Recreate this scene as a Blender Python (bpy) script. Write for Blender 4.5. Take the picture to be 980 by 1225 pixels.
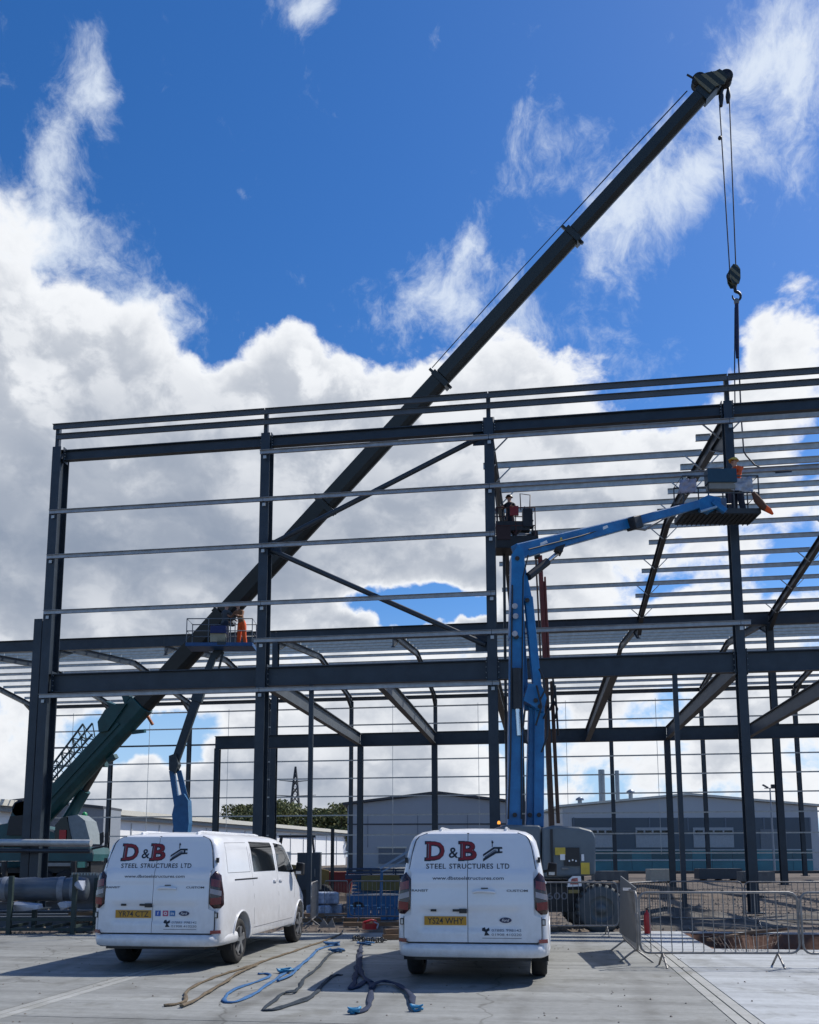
import bpy, bmesh, math, random
from mathutils import Vector, Matrix
R = math.radians
random.seed(7)
scene = bpy.context.scene
for o in list(bpy.data.objects):
    bpy.data.objects.remove(o)
COL = scene.collection

# ------------------------------------------------------------------ camera
F_PX, W_PX, CAM_H, PITCH, ROLL, PY = 1081.6, 980.0, 1.6325, 0.1411, -0.0023, 870.16
cp, sp, cr, sr = math.cos(PITCH), math.sin(PITCH), math.cos(ROLL), math.sin(ROLL)
RIGHT = Vector((cr, -sr * sp, sr * cp))
UP = Vector((-sr, -cr * sp, cr * cp))
FWD = Vector((0, cp, sp))
cam_d = bpy.data.cameras.new('camera')
cam = bpy.data.objects.new('camera', cam_d)
COL.objects.link(cam)
m = Matrix((RIGHT, UP, -FWD)).transposed().to_4x4()
m.translation = Vector((0, 0, CAM_H))
cam.matrix_world = m
cam_d.sensor_fit = 'HORIZONTAL'
cam_d.sensor_width = 36
cam_d.lens = F_PX / W_PX * 36
cam_d.shift_y = (PY - 612.5) / W_PX
cam_d.clip_start, cam_d.clip_end = 0.1, 5000
scene.camera = cam

def ray(px, py):
    return RIGHT * ((px - 490) / F_PX) + UP * ((PY - py) / F_PX) + FWD
def U(px, py, Y):
    "point of the place seen at a photo pixel, at distance Y"
    d = ray(px, py)
    return Vector((0, 0, CAM_H)) + d * (Y / d.y)
def G(px, py, z=0.0):
    "point on the ground seen at a photo pixel"
    d = ray(px, py)
    return Vector((0, 0, CAM_H)) + d * ((z - CAM_H) / d.z)

# ------------------------------------------------------------------ sun, sky, exposure
SUN_EL, SUN_AZ = R(50), R(58)          # azimuth measured from +Y towards +X
sd = Vector((math.sin(SUN_AZ) * math.cos(SUN_EL), math.cos(SUN_AZ) * math.cos(SUN_EL), math.sin(SUN_EL)))
sun_d = bpy.data.lights.new('sun', 'SUN')
sun_d.energy = 4.5
sun_d.angle = R(0.53)
sun_d.color = (1.0, 0.95, 0.87)
sun = bpy.data.objects.new('sun', sun_d)
COL.objects.link(sun)
sun.rotation_euler = sd.to_track_quat('Z', 'Y').to_euler()
scene.view_settings.view_transform = 'Standard'
scene.view_settings.look = 'None'
scene.view_settings.exposure = 0.12
scene.view_settings.gamma = 1.0
scene.cycles.max_bounces = 6
scene.cycles.diffuse_bounces = 3
scene.cycles.glossy_bounces = 3

world = bpy.data.worlds.new('World')
scene.world = world
world.use_nodes = True
WN = world.node_tree
WN.nodes.clear()
def wn(t, **k):
    n = WN.nodes.new(t)
    for a, v in k.items():
        setattr(n, a, v)
    return n
def wl(a, b):
    WN.links.new(a, b)
def wmath(op, a, b=None, c=None, clamp=False):
    n = wn('ShaderNodeMath', operation=op, use_clamp=clamp)
    for i, v in enumerate((a, b, c)):
        if v is None:
            continue
        if isinstance(v, (int, float)):
            n.inputs[i].default_value = v
        else:
            wl(v, n.inputs[i])
    return n.outputs[0]
def wvec(op, a, b):
    n = wn('ShaderNodeVectorMath', operation=op)
    for i, v in enumerate((a, b)):
        if isinstance(v, (tuple, Vector)):
            n.inputs[i].default_value = v
        else:
            wl(v, n.inputs[i])
    return n
def wmix(f, a, b):
    n = wn('ShaderNodeMix', data_type='RGBA')
    n.clamp_factor = True
    for i, v in ((0, f), (6, a), (7, b)):
        if isinstance(v, (int, float)):
            n.inputs[i].default_value = v
        elif isinstance(v, tuple):
            n.inputs[i].default_value = (*v, 1)
        else:
            wl(v, n.inputs[i])
    return n.outputs[2]
def wrange(v, a, b, c=0.0, d=1.0, smooth=True):
    n = wn('ShaderNodeMapRange', interpolation_type='SMOOTHSTEP' if smooth else 'LINEAR')
    wl(v, n.inputs[0])
    for i, x in enumerate((a, b, c, d)):
        n.inputs[i + 1].default_value = x
    return n.outputs[0]
SKY_STRENGTH = 0.1
sky = wn('ShaderNodeTexSky', sky_type='NISHITA', sun_disc=False)
sky.sun_elevation = SUN_EL
sky.sun_rotation = SUN_AZ
sky.air_density, sky.dust_density, sky.ozone_density, sky.altitude = 1.0, 0.3, 3.0, 200
dirn = wn('ShaderNodeTexCoord').outputs['Generated']
sep = wn('ShaderNodeSeparateXYZ')
wl(dirn, sep.inputs[0])
# a cloud bank: noise over the direction, thickened or thinned where the weather has clouds or clear air
def cloud_noise(vec, scale, detail, rough, dist=0.0):
    n = wn('ShaderNodeTexNoise')
    n.inputs['Scale'].default_value = scale
    n.inputs['Detail'].default_value = detail
    n.inputs['Roughness'].default_value = rough
    n.inputs['Distortion'].default_value = dist
    wl(vec, n.inputs['Vector'])
    return n.outputs['Fac']
def blobs(vec, items, soft=0.7):
    "sum of soft patches of sky: photo pixel, radii in pixels, strength"
    tot = None
    for (x, y, rx, ry, a) in items:
        c = ray(x, y)
        k = F_PX * c.length
        d = c.normalized()
        e1 = Vector((0, 0, 1)).cross(d).normalized()
        e2 = d.cross(e1)
        ux = wvec('DOT_PRODUCT', vec, tuple(e1 * (k / rx))).outputs['Value']
        uy = wvec('DOT_PRODUCT', vec, tuple(e2 * (k / ry))).outputs['Value']
        uz = wvec('DOT_PRODUCT', vec, tuple(d)).outputs['Value']
        q = wmath('ADD', wmath('MULTIPLY', ux, ux), wmath('MULTIPLY', uy, uy))
        g = wmath('MULTIPLY', wmath('EXPONENT', wmath('MULTIPLY', q, -soft)), a)
        g = wmath('MULTIPLY', g, wmath('GREATER_THAN', uz, 0.0))
        tot = g if tot is None else wmath('ADD', tot, g)
    return tot
def warped(vec, scale, amount, detail=3):
    n = wn('ShaderNodeTexNoise')
    n.inputs['Scale'].default_value = scale
    n.inputs['Detail'].default_value = detail
    wl(vec, n.inputs['Vector'])
    v = wvec('SUBTRACT', n.outputs['Color'], (0.5, 0.5, 0.5)).outputs[0]
    k = wn('ShaderNodeVectorMath', operation='SCALE')
    wl(v, k.inputs[0])
    k.inputs['Scale'].default_value = amount
    return wvec('ADD', vec, k.outputs[0]).outputs[0]
dw = warped(dirn, 11.0, 0.085, 7)
HEAPS = [   # cumulus banks (+) and clear air (-)
    (0, 580, 150, 190, 0.30), (130, 590, 190, 170, 0.30), (150, 430, 70, 60, 0.12), (330, 540, 150, 110, 0.30), (325, 440, 42, 48, 0.24), (480, 520, 130, 80, 0.30), (640, 520, 150, 90, 0.26), (560, 440, 160, 40, 0.10),
    (960, 435, 75, 40, 0.24), (960, 395, 40, 35, 0.10), (850, 560, 200, 90, 0.26), (300, 650, 240, 90, 0.22), (700, 660, 330, 60, 0.18), (15, 370, 50, 60, 0.12), (130, 390, 50, 40, 0.08),
    (480, 820, 800, 60, 0.17), (100, 950, 360, 60, 0.19), (640, 940, 600, 80, 0.19), (800, 740, 260, 50, 0.20), (120, 770, 260, 50, 0.22), (560, 750, 60, 12, 0.16), (430, 742, 30, 14, 0.16),
    (250, 180, 240, 190, -0.22), (560, 150, 240, 130, -0.20), (450, 714, 50, 16, -0.40), (540, 726, 60, 14, -0.40), (220, 868, 60, 24, -0.42), (160, 892, 50, 20, -0.30), (690, 552, 50, 12, -0.16), (810, 350, 55, 110, -0.26), (790, 700, 60, 16, -0.10),
    (245, 415, 30, 28, -0.16), (430, 395, 60, 40, -0.10), (760, 470, 40, 26, -0.10), (330, 850, 40, 24, -0.12), (900, 930, 60, 20, -0.12), (960, 690, 40, 14, -0.2),
]
bias = blobs(dw, HEAPS)
def density(vec):
    big = cloud_noise(vec, 6.5, 9, 0.58, 0.0)
    return wmath('ADD', wmath('MULTIPLY_ADD', big, 1.35, -0.215), bias)
dw2 = wvec('MULTIPLY', warped(dirn, 14.0, 0.035, 4), (1.0, 1.0, 1.2)).outputs[0]
dens = density(dw2)
sunw = wn('ShaderNodeVectorMath', operation='ADD')
wl(dw2, sunw.inputs[0])
sunw.inputs[1].default_value = (0.018, 0.0, 0.030)
dens_s = density(sunw.outputs[0])
alpha = wrange(dens, 0.545, 0.67)
thick = wrange(dens, 0.62, 0.92)
lit = wrange(wmath('SUBTRACT', dens_s, dens), -0.09, 0.10)
DARK = [(40, 660, 200, 110, 0.62), (280, 610, 150, 60, 0.44), (760, 640, 220, 60, 0.12), (560, 600, 110, 40, 0.20), (300, 690, 260, 40, 0.26), (560, 950, 460, 30, 0.34), (480, 850, 500, 24, 0.30), (200, 930, 200, 20, .25)]
mott = wrange(cloud_noise(wvec('MULTIPLY', warped(dirn, 6.0, 0.10, 4), (1.0, 1.0, 1.9)).outputs[0], 9.0, 8, 0.55), 0.34, 0.66, 0.45, 1.45)
under = wmath('MULTIPLY', wmath('ADD', blobs(dw, DARK), 0.05), mott)
sx_raw = wmath('MULTIPLY', thick, wmath('MULTIPLY_ADD', lit, 0.55, wmath('MULTIPLY', under, 1.25)))
shade = wmath('DIVIDE', sx_raw, wmath('ADD', sx_raw, 0.62), clamp=True)
# thin high wisps
WISPS = [(112, 80, 24, 44, 0.22), (62, 190, 18, 50, 0.17), (40, 40, 60, 40, 0.10), (15, 270, 50, 80, 0.22), (100, 330, 90, 60, 0.21), (190, 390, 60, 40, 0.18), (365, 5, 34, 22, 0.26), (516, 42, 9, 26, 0.16), (562, 290, 16, 40, 0.22), (520, 340, 60, 50, 0.16),
    (690, 165, 60, 34, 0.17), (790, 240, 60, 50, 0.20), (720, 290, 40, 50, 0.15), (650, 370, 60, 70, 0.17), (720, 400, 40, 40, 0.15), (590, 400, 70, 30, 0.12), (450, 380, 60, 40, 0.14), (930, 140, 70, 80, 0.24), (930, 50, 60, 50, 0.20), (860, 110, 40, 30, 0.14), (800, 45, 60, 22, 0.15), (870, 180, 50, 30, 0.14),
    (225, 272, 14, 5, 0.14), (270, 228, 14, 10, 0.10)]
wd = warped(dirn, 12.0, 0.06, 4)
wz = wvec('MULTIPLY', wd, (1.0, 1.0, 0.75)).outputs[0]
wn_ = wmath('ADD', cloud_noise(wz, 11.0, 11, 0.68, 0.25), blobs(dw, WISPS))
walpha = wmath('MULTIPLY', wrange(wn_, 0.60, 0.90), 0.85)
K = 1.0 / SKY_STRENGTH
c_white = (0.86 * K, 0.88 * K, 0.91 * K)
c_grey = (0.07 * K, 0.13 * K, 0.24 * K)
c_wisp = (0.74 * K, 0.81 * K, 0.90 * K)
ccol = wmix(shade, c_white, c_grey)
hs = wn('ShaderNodeHueSaturation')
hs.inputs['Hue'].default_value = 0.508
hs.inputs['Saturation'].default_value = 1.33
hs.inputs['Value'].default_value = 1.24
wl(sky.outputs[0], hs.inputs['Color'])
up = wrange(sep.outputs['Z'], -0.02, 0.03)
haze = wrange(sep.outputs['Z'], 0.30, 0.02)
blue = wmix(wmath('MULTIPLY', haze, 0.85), hs.outputs[0], (0.36 * K, 0.56 * K, 0.84 * K))
sk1 = wmix(walpha, blue, c_wisp)
skyc = wmix(wmath('MULTIPLY', alpha, up), sk1, ccol)
bg = wn('ShaderNodeBackground')
wl(skyc, bg.inputs['Color'])
bg.inputs['Strength'].default_value = SKY_STRENGTH
wo = wn('ShaderNodeOutputWorld')
wl(bg.outputs[0], wo.inputs['Surface'])
world.cycles.sampling_method = 'MANUAL'
world.cycles.sample_map_resolution = 512

# ------------------------------------------------------------------ materials
MATS = {}
def M(name, col, rough=0.55, metal=0.0, var=0.12, scale=6.0, bump=0.0, coat=0.0, detail=5, stretch=None, col2=None, emit=None, spec=None, bscale=None):
    if name in MATS:
        return MATS[name]
    mt = bpy.data.materials.new(name)
    mt.use_nodes = True
    nt = mt.node_tree
    b = nt.nodes['Principled BSDF']
    b.inputs['Roughness'].default_value = rough
    b.inputs['Metallic'].default_value = metal
    if coat:
        b.inputs['Coat Weight'].default_value = coat
        b.inputs['Coat Roughness'].default_value = 0.06
    if spec is not None:
        b.inputs['Specular IOR Level'].default_value = spec
    tc = nt.nodes.new('ShaderNodeTexCoord')
    v = tc.outputs['Object']
    if stretch:
        mp = nt.nodes.new('ShaderNodeMapping')
        mp.inputs['Scale'].default_value = stretch
        nt.links.new(v, mp.inputs[0])
        v = mp.outputs[0]
    n = nt.nodes.new('ShaderNodeTexNoise')
    n.inputs['Scale'].default_value = scale
    n.inputs['Detail'].default_value = detail
    n.inputs['Roughness'].default_value = 0.62
    nt.links.new(v, n.inputs['Vector'])
    rp = nt.nodes.new('ShaderNodeValToRGB')
    rp.color_ramp.elements[0].position = 0.3
    rp.color_ramp.elements[1].position = 0.72
    a = [max(0, c * (1 - var)) for c in col]
    c2 = col2 or [min(1, c * (1 + var)) for c in col]
    rp.color_ramp.elements[0].color = (*a, 1)
    rp.color_ramp.elements[1].color = (*c2, 1)
    nt.links.new(n.outputs['Fac'], rp.inputs[0])
    nt.links.new(rp.outputs[0], b.inputs['Base Color'])
    if bump:
        n2 = nt.nodes.new('ShaderNodeTexNoise')
        n2.inputs['Scale'].default_value = bscale or scale * 6
        n2.inputs['Detail'].default_value = 5
        nt.links.new(v, n2.inputs['Vector'])
        bp = nt.nodes.new('ShaderNodeBump')
        bp.inputs['Strength'].default_value = bump
        bp.inputs['Distance'].default_value = 0.02
        nt.links.new(n2.outputs['Fac'], bp.inputs['Height'])
        nt.links.new(bp.outputs[0], b.inputs['Normal'])
    if emit:
        b.inputs['Emission Color'].default_value = (*emit[:3], 1)
        b.inputs['Emission Strength'].default_value = emit[3]
    MATS[name] = mt
    return mt
steel = M('blue_grey_steel_paint', (0.019, 0.030, 0.043), 0.45, 0.0, 0.22, 1.5, col2=(0.030, 0.044, 0.060), bump=0.12, bscale=20)
def scuff(mt, col, lo, hi, scale):
    nt = mt.node_tree
    b = nt.nodes['Principled BSDF']
    lk = b.inputs['Base Color'].links[0].from_socket
    tc = nt.nodes.new('ShaderNodeTexCoord')
    n = nt.nodes.new('ShaderNodeTexNoise')
    n.inputs['Scale'].default_value = scale
    n.inputs['Detail'].default_value = 9
    n.inputs['Roughness'].default_value = 0.72
    nt.links.new(tc.outputs['Object'], n.inputs['Vector'])
    mr = nt.nodes.new('ShaderNodeMapRange')
    nt.links.new(n.outputs['Fac'], mr.inputs[0])
    for i, v in enumerate((lo, hi, 0.0, 0.8)):
        mr.inputs[i + 1].default_value = v
    mx = nt.nodes.new('ShaderNodeMix')
    mx.data_type = 'RGBA'
    nt.links.new(mr.outputs[0], mx.inputs[0])
    nt.links.new(lk, mx.inputs[6])
    mx.inputs[7].default_value = (*col, 1)
    nt.links.new(mx.outputs[2], b.inputs['Base Color'])
scuff(steel, (.085, .095, .105), .64, .76, 2.3)
scuff(steel, (.075, .040, .022), .68, .76, 3.7)
steel_lt = M('light_grey_steel', (0.075, 0.090, 0.105), 0.55, 0.0, 0.2, 1.2)  # a lighter grey than the main frame steel
galv = M('galvanised_purlin', (0.46, 0.48, 0.475), 0.45, 0.35, 0.2, 3.0)
galv_dk = M('dull_galvanised_rail', (0.33, 0.345, 0.36), 0.40, 0.45, 0.25, 3.0)
galv_bar = M('galvanised_tube', (0.21, 0.205, 0.20), 0.5, 0.5, 0.25, 9.0)
black = M('black_rubber', (0.018, 0.018, 0.019), 0.8, 0, 0.3, 8)
blackp = M('black_plastic', (0.014, 0.014, 0.016), 0.45, 0, 0.2, 8)
white_paint = M('white_vehicle_paint', (0.73, 0.74, 0.76), 0.32, 0, 0.05, 1.3, coat=0.6)
glass_dk = M('dark_tinted_glass', (0.008, 0.010, 0.012), 0.04, 0, 0.1, 2, spec=0.35)
def grime(mt):
    nt = mt.node_tree
    b = nt.nodes['Principled BSDF']
    lk = b.inputs['Base Color'].links[0].from_socket
    tc = nt.nodes.new('ShaderNodeTexCoord')
    sp2 = nt.nodes.new('ShaderNodeSeparateXYZ')
    nt.links.new(tc.outputs['Object'], sp2.inputs[0])
    n = nt.nodes.new('ShaderNodeTexNoise')
    n.inputs['Scale'].default_value = 5.0
    n.inputs['Detail'].default_value = 8
    n.inputs['Roughness'].default_value = 0.7
    nt.links.new(tc.outputs['Object'], n.inputs['Vector'])
    mr = nt.nodes.new('ShaderNodeMapRange')
    nt.links.new(sp2.outputs['Z'], mr.inputs[0])
    for i, v in enumerate((0.35, 1.15, 0.45, 0.04)):
        mr.inputs[i + 1].default_value = v
    mu = nt.nodes.new('ShaderNodeMath')
    mu.operation = 'MULTIPLY'
    nt.links.new(mr.outputs[0], mu.inputs[0])
    r2 = nt.nodes.new('ShaderNodeMapRange')
    nt.links.new(n.outputs['Fac'], r2.inputs[0])
    for i, v in enumerate((0.38, 0.72, 0.1, 1.0)):
        r2.inputs[i + 1].default_value = v
    nt.links.new(r2.outputs[0], mu.inputs[1])
    mx = nt.nodes.new('ShaderNodeMix')
    mx.data_type = 'RGBA'
    nt.links.new(mu.outputs[0], mx.inputs[0])
    nt.links.new(lk, mx.inputs[6])
    mx.inputs[7].default_value = (.30, .275, .24, 1)
    nt.links.new(mx.outputs[2], b.inputs['Base Color'])
grime(white_paint)
alloy = M('alloy_wheel', (0.42, 0.43, 0.44), 0.35, 0.8, 0.1, 5)
red_lens = M('red_lamp_lens', (0.17, 0.010, 0.012), 0.15, 0, 0.25, 5, coat=0.5)
smoke_lens = M('smoked_lamp_lens', (0.035, 0.012, 0.013), 0.15, 0, 0.3, 5, coat=0.5)
grey_lens = M('grey_lamp_lens', (0.28, 0.24, 0.25), 0.2, 0, 0.2, 5, coat=0.5)
yellow_plate = M('yellow_plate', (0.46, 0.235, 0.016), 0.45, 0, 0.08, 12)
ink = M('black_print', (0.015, 0.017, 0.025), 0.5, 0, 0.1, 5)
ink_grey = M('grey_print', (0.16, 0.17, 0.20), 0.5, 0, 0.2, 15)
red_print = M('dark_red_print', (0.22, 0.010, 0.014), 0.5, 0, 0.15, 10)
white_print = M('white_print', (0.75, 0.75, 0.75), 0.5, 0, 0.05, 5)
navy_badge = M('navy_badge', (0.012, 0.022, 0.075), 0.25, 0, 0.1, 5, coat=0.5)
lift_blue = M('lift_blue_paint', (0.006, 0.135, 0.36), 0.38, 0, 0.28, 2.2, col2=(0.014, 0.19, 0.44), bump=0.2)
lift_grey = M('lift_grey_cowl', (0.105, 0.132, 0.152), 0.5, 0, 0.12, 2.0)
scuff(lift_blue, (.10, .13, .17), .66, .76, 3.1)
scuff(lift_blue, (.02, .03, .05), .66, .78, 5.3)
dark_metal = M('dark_machine_metal', (0.022, 0.024, 0.027), 0.5, 0.2, 0.3, 5)
red_metal = M('red_lift_paint', (0.16, 0.025, 0.016), 0.5, 0, 0.25, 3)
chrome = M('bright_rod', (0.7, 0.7, 0.7), 0.2, 1.0, 0.05, 5)
crane_green = M('crane_teal_paint', (0.009, 0.072, 0.080), 0.4, 0, 0.25, 1.5)
boom_dark = M('crane_boom_paint', (0.011, 0.018, 0.020), 0.4, 0, 0.25, 1.5)
yellow = M('yellow_paint', (0.62, 0.44, 0.05), 0.5, 0, 0.2, 4)
orange = M('orange_workwear', (0.75, 0.10, 0.015), 0.8, 0, 0.15, 14)
hivis = M('hi_vis_yellow', (0.62, 0.42, 0.08), 0.8, 0, 0.15, 12)
skin = M('skin', (0.45, 0.26, 0.18), 0.6, 0, 0.1, 20)
navy_cloth = M('navy_workwear', (0.020, 0.028, 0.05), 0.85, 0, 0.2, 14)
helmet_w = M('white_helmet', (0.72, 0.74, 0.78), 0.35, 0, 0.05, 5)
red_bright = M('red_plastic', (0.45, 0.02, 0.02), 0.4, 0, 0.15, 6)
wood = M('weathered_timber', (0.20, 0.125, 0.07), 0.8, 0, 0.3, 5, stretch=(1, 8, 8))
plastic_wrap = M('translucent_wrap', (0.33, 0.36, 0.42), 0.35, 0, 0.3, 6)
rope_m = M('hoist_rope', (0.03, 0.04, 0.06), 0.6, 0.3, 0.2, 9)

# ------------------------------------------------------------------ mesh helpers
class MB:
    def __init__(s):
        s.v, s.f, s.m, s.smooth = [], [], [], []
    def add(s, vs, fs, mi=0, sm=False):
        o = len(s.v)
        s.v += [tuple(v) for v in vs]
        s.f += [tuple(i + o for i in f) for f in fs]
        s.m += [mi] * len(fs)
        s.smooth += [sm] * len(fs)
        return s
    def box(s, c, d, rz=0.0, mi=0, rot=None):
        hx, hy, hz = d[0] / 2, d[1] / 2, d[2] / 2
        mt = rot or Matrix.Rotation(rz, 3, 'Z')
        vs = [Vector(c) + mt @ Vector((x * hx, y * hy, z * hz)) for x in (-1, 1) for y in (-1, 1) for z in (-1, 1)]
        return s.add(vs, [(0, 1, 3, 2), (4, 6, 7, 5), (0, 4, 5, 1), (2, 3, 7, 6), (0, 2, 6, 4), (1, 5, 7, 3)], mi)
    def bar(s, a, b, w, h, up=(0, 0, 1), off=(0, 0), mi=0, w2=None, h2=None):
        a, b = Vector(a), Vector(b)
        d = (b - a).normalized()
        u = Vector(up)
        if abs(d.dot(u)) > 0.98:
            u = Vector((0, 1, 0)) if abs(d.y) < 0.9 else Vector((1, 0, 0))
        x = d.cross(u).normalized()
        z = x.cross(d).normalized()
        w2, h2 = w2 or w, h2 or h
        vs = []
        for p, ww, hh in ((a, w, h), (b, w2, h2)):
            for sx, sz in ((-1, -1), (1, -1), (1, 1), (-1, 1)):
                vs.append(p + x * (off[0] + sx * ww / 2) + z * (off[1] + sz * hh / 2))
        return s.add(vs, [(3, 2, 1, 0), (4, 5, 6, 7), (0, 1, 5, 4), (1, 2, 6, 5), (2, 3, 7, 6), (3, 0, 4, 7)], mi)
    def ibeam(s, a, b, h, w, up=(0, 0, 1), tw=0.025, tf=0.03, mi=0):
        s.bar(a, b, w, tf, up, (0, h / 2 - tf / 2), mi)
        s.bar(a, b, w, tf, up, (0, -h / 2 + tf / 2), mi)
        s.bar(a, b, tw, h - 2 * tf, up, (0, 0), mi)
        return s
    def tube(s, pts, r, n=8, mi=0, caps=True, closed=False, smooth=True, radii=None):
        pts = [Vector(p) for p in pts]
        k = len(pts)
        rings = []
        pu = None
        for i, p in enumerate(pts):
            a = pts[i - 1] if (i > 0 or closed) else p
            b = pts[(i + 1) % k] if (i < k - 1 or closed) else p
            d = (b - a).normalized()
            if pu is None:
                t = Vector((0, 0, 1)) if abs(d.z) < 0.9 else Vector((1, 0, 0))
                pu = d.cross(t).normalized()
            u = (pu - d * pu.dot(d))
            u = u.normalized() if u.length > 1e-6 else d.orthogonal().normalized()
            pu = u
            w = d.cross(u)
            rr = radii[i] if radii else r
            rings.append([p + u * (rr * math.cos(2 * math.pi * j / n)) + w * (rr * math.sin(2 * math.pi * j / n)) for j in range(n)])
        vs = [v for r_ in rings for v in r_]
        fs = []
        for i in range(k if closed else k - 1):
            for j in range(n):
                a, b = i * n + j, i * n + (j + 1) % n
                c, d = ((i + 1) % k) * n + (j + 1) % n, ((i + 1) % k) * n + j
                fs.append((a, b, c, d))
        s.add(vs, fs, mi, smooth)
        if caps and not closed:
            s.add(rings[0], [tuple(range(n))[::-1]], mi)
            s.add(rings[-1], [tuple(range(n))], mi)
        return s
    def cyl(s, a, b, r, n=12, mi=0, r2=None):
        return s.tube([a, b], r, n, mi, radii=[r, r2 if r2 is not None else r])
    def lathe(s, c, axis, prof, n=20, mi=0):
        "prof: (distance along axis, radius)"
        ax = Vector(axis).normalized()
        u = ax.orthogonal().normalized()
        w = ax.cross(u)
        vs, fs = [], []
        for (t, r) in prof:
            for j in range(n):
                a = 2 * math.pi * j / n
                vs.append(Vector(c) + ax * t + (u * math.cos(a) + w * math.sin(a)) * r)
        for i in range(len(prof) - 1):
            for j in range(n):
                fs.append((i * n + j, i * n + (j + 1) % n, (i + 1) * n + (j + 1) % n, (i + 1) * n + j))
        return s.add(vs, fs, mi, True)
    def prism(s, poly, a, b, mi=0):
        "poly: points; extruded by vector from offset a to offset b"
        a, b = Vector(a), Vector(b)
        n = len(poly)
        vs = [Vector(p) + a for p in poly] + [Vector(p) + b for p in poly]
        fs = [tuple(range(n))[::-1], tuple(range(n, 2 * n))] + [(i, (i + 1) % n, n + (i + 1) % n, n + i) for i in range(n)]
        return s.add(vs, fs, mi)
    def mesh(s, name, mats):
        me = bpy.data.meshes.new(name)
        me.from_pydata(s.v, [], s.f)
        for q in (mats if isinstance(mats, (list, tuple)) else [mats]):
            me.materials.append(q)
        me.polygons.foreach_set('material_index', s.m)
        me.polygons.foreach_set('use_smooth', s.smooth)
        me.update()
        bm = bmesh.new()
        bm.from_mesh(me)
        bmesh.ops.recalc_face_normals(bm, faces=bm.faces)
        bm.to_mesh(me)
        bm.free()
        return me
    def build(s, name, mats, parent=None, loc=None, rz=0.0):
        return link(name, s.mesh(name, mats), parent, loc, rz)
def link(name, me, parent=None, loc=None, rz=0.0):
    o = bpy.data.objects.new(name, me)
    COL.objects.link(o)
    if parent:
        o.parent = parent
    if loc is not None:
        o.location = loc
    o.rotation_euler = (0, 0, rz)
    return o
def tag(o, label, cat, group=None, kind=None):
    o['label'], o['category'] = label, cat
    if group:
        o['group'] = group
    if kind:
        o['kind'] = kind
    return o
def thing(name, label, cat, loc=(0, 0, 0), rz=0.0, group=None):
    return tag(link(name, None, None, loc, rz), label, cat, group)
def struct(name, mb, mat, label=None):
    o = mb.build(name, mat)
    o['kind'] = 'structure'
    if label:
        o['label'] = label
    return o
def dup(root, loc, rz, label=None):
    r = root.copy()
    COL.objects.link(r)
    r.location, r.rotation_euler = loc, (0, 0, rz)
    if label:
        r['label'] = label
    for ch in list(root.children):
        c = ch.copy()
        COL.objects.link(c)
        c.parent = r
        for g in list(ch.children):
            d = g.copy()
            COL.objects.link(d)
            d.parent = c
    return r
def bevel(o, w, seg=2):
    b = o.modifiers.new('bevel', 'BEVEL')
    b.width, b.segments, b.limit_method = w, seg, 'ANGLE'
    return o
def interp(tab, x):
    if x <= tab[0][0]:
        return tab[0][1]
    for (a, va), (b, vb) in zip(tab, tab[1:]):
        if x <= b:
            return va + (vb - va) * (x - a) / (b - a)
    return tab[-1][1]

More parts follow.
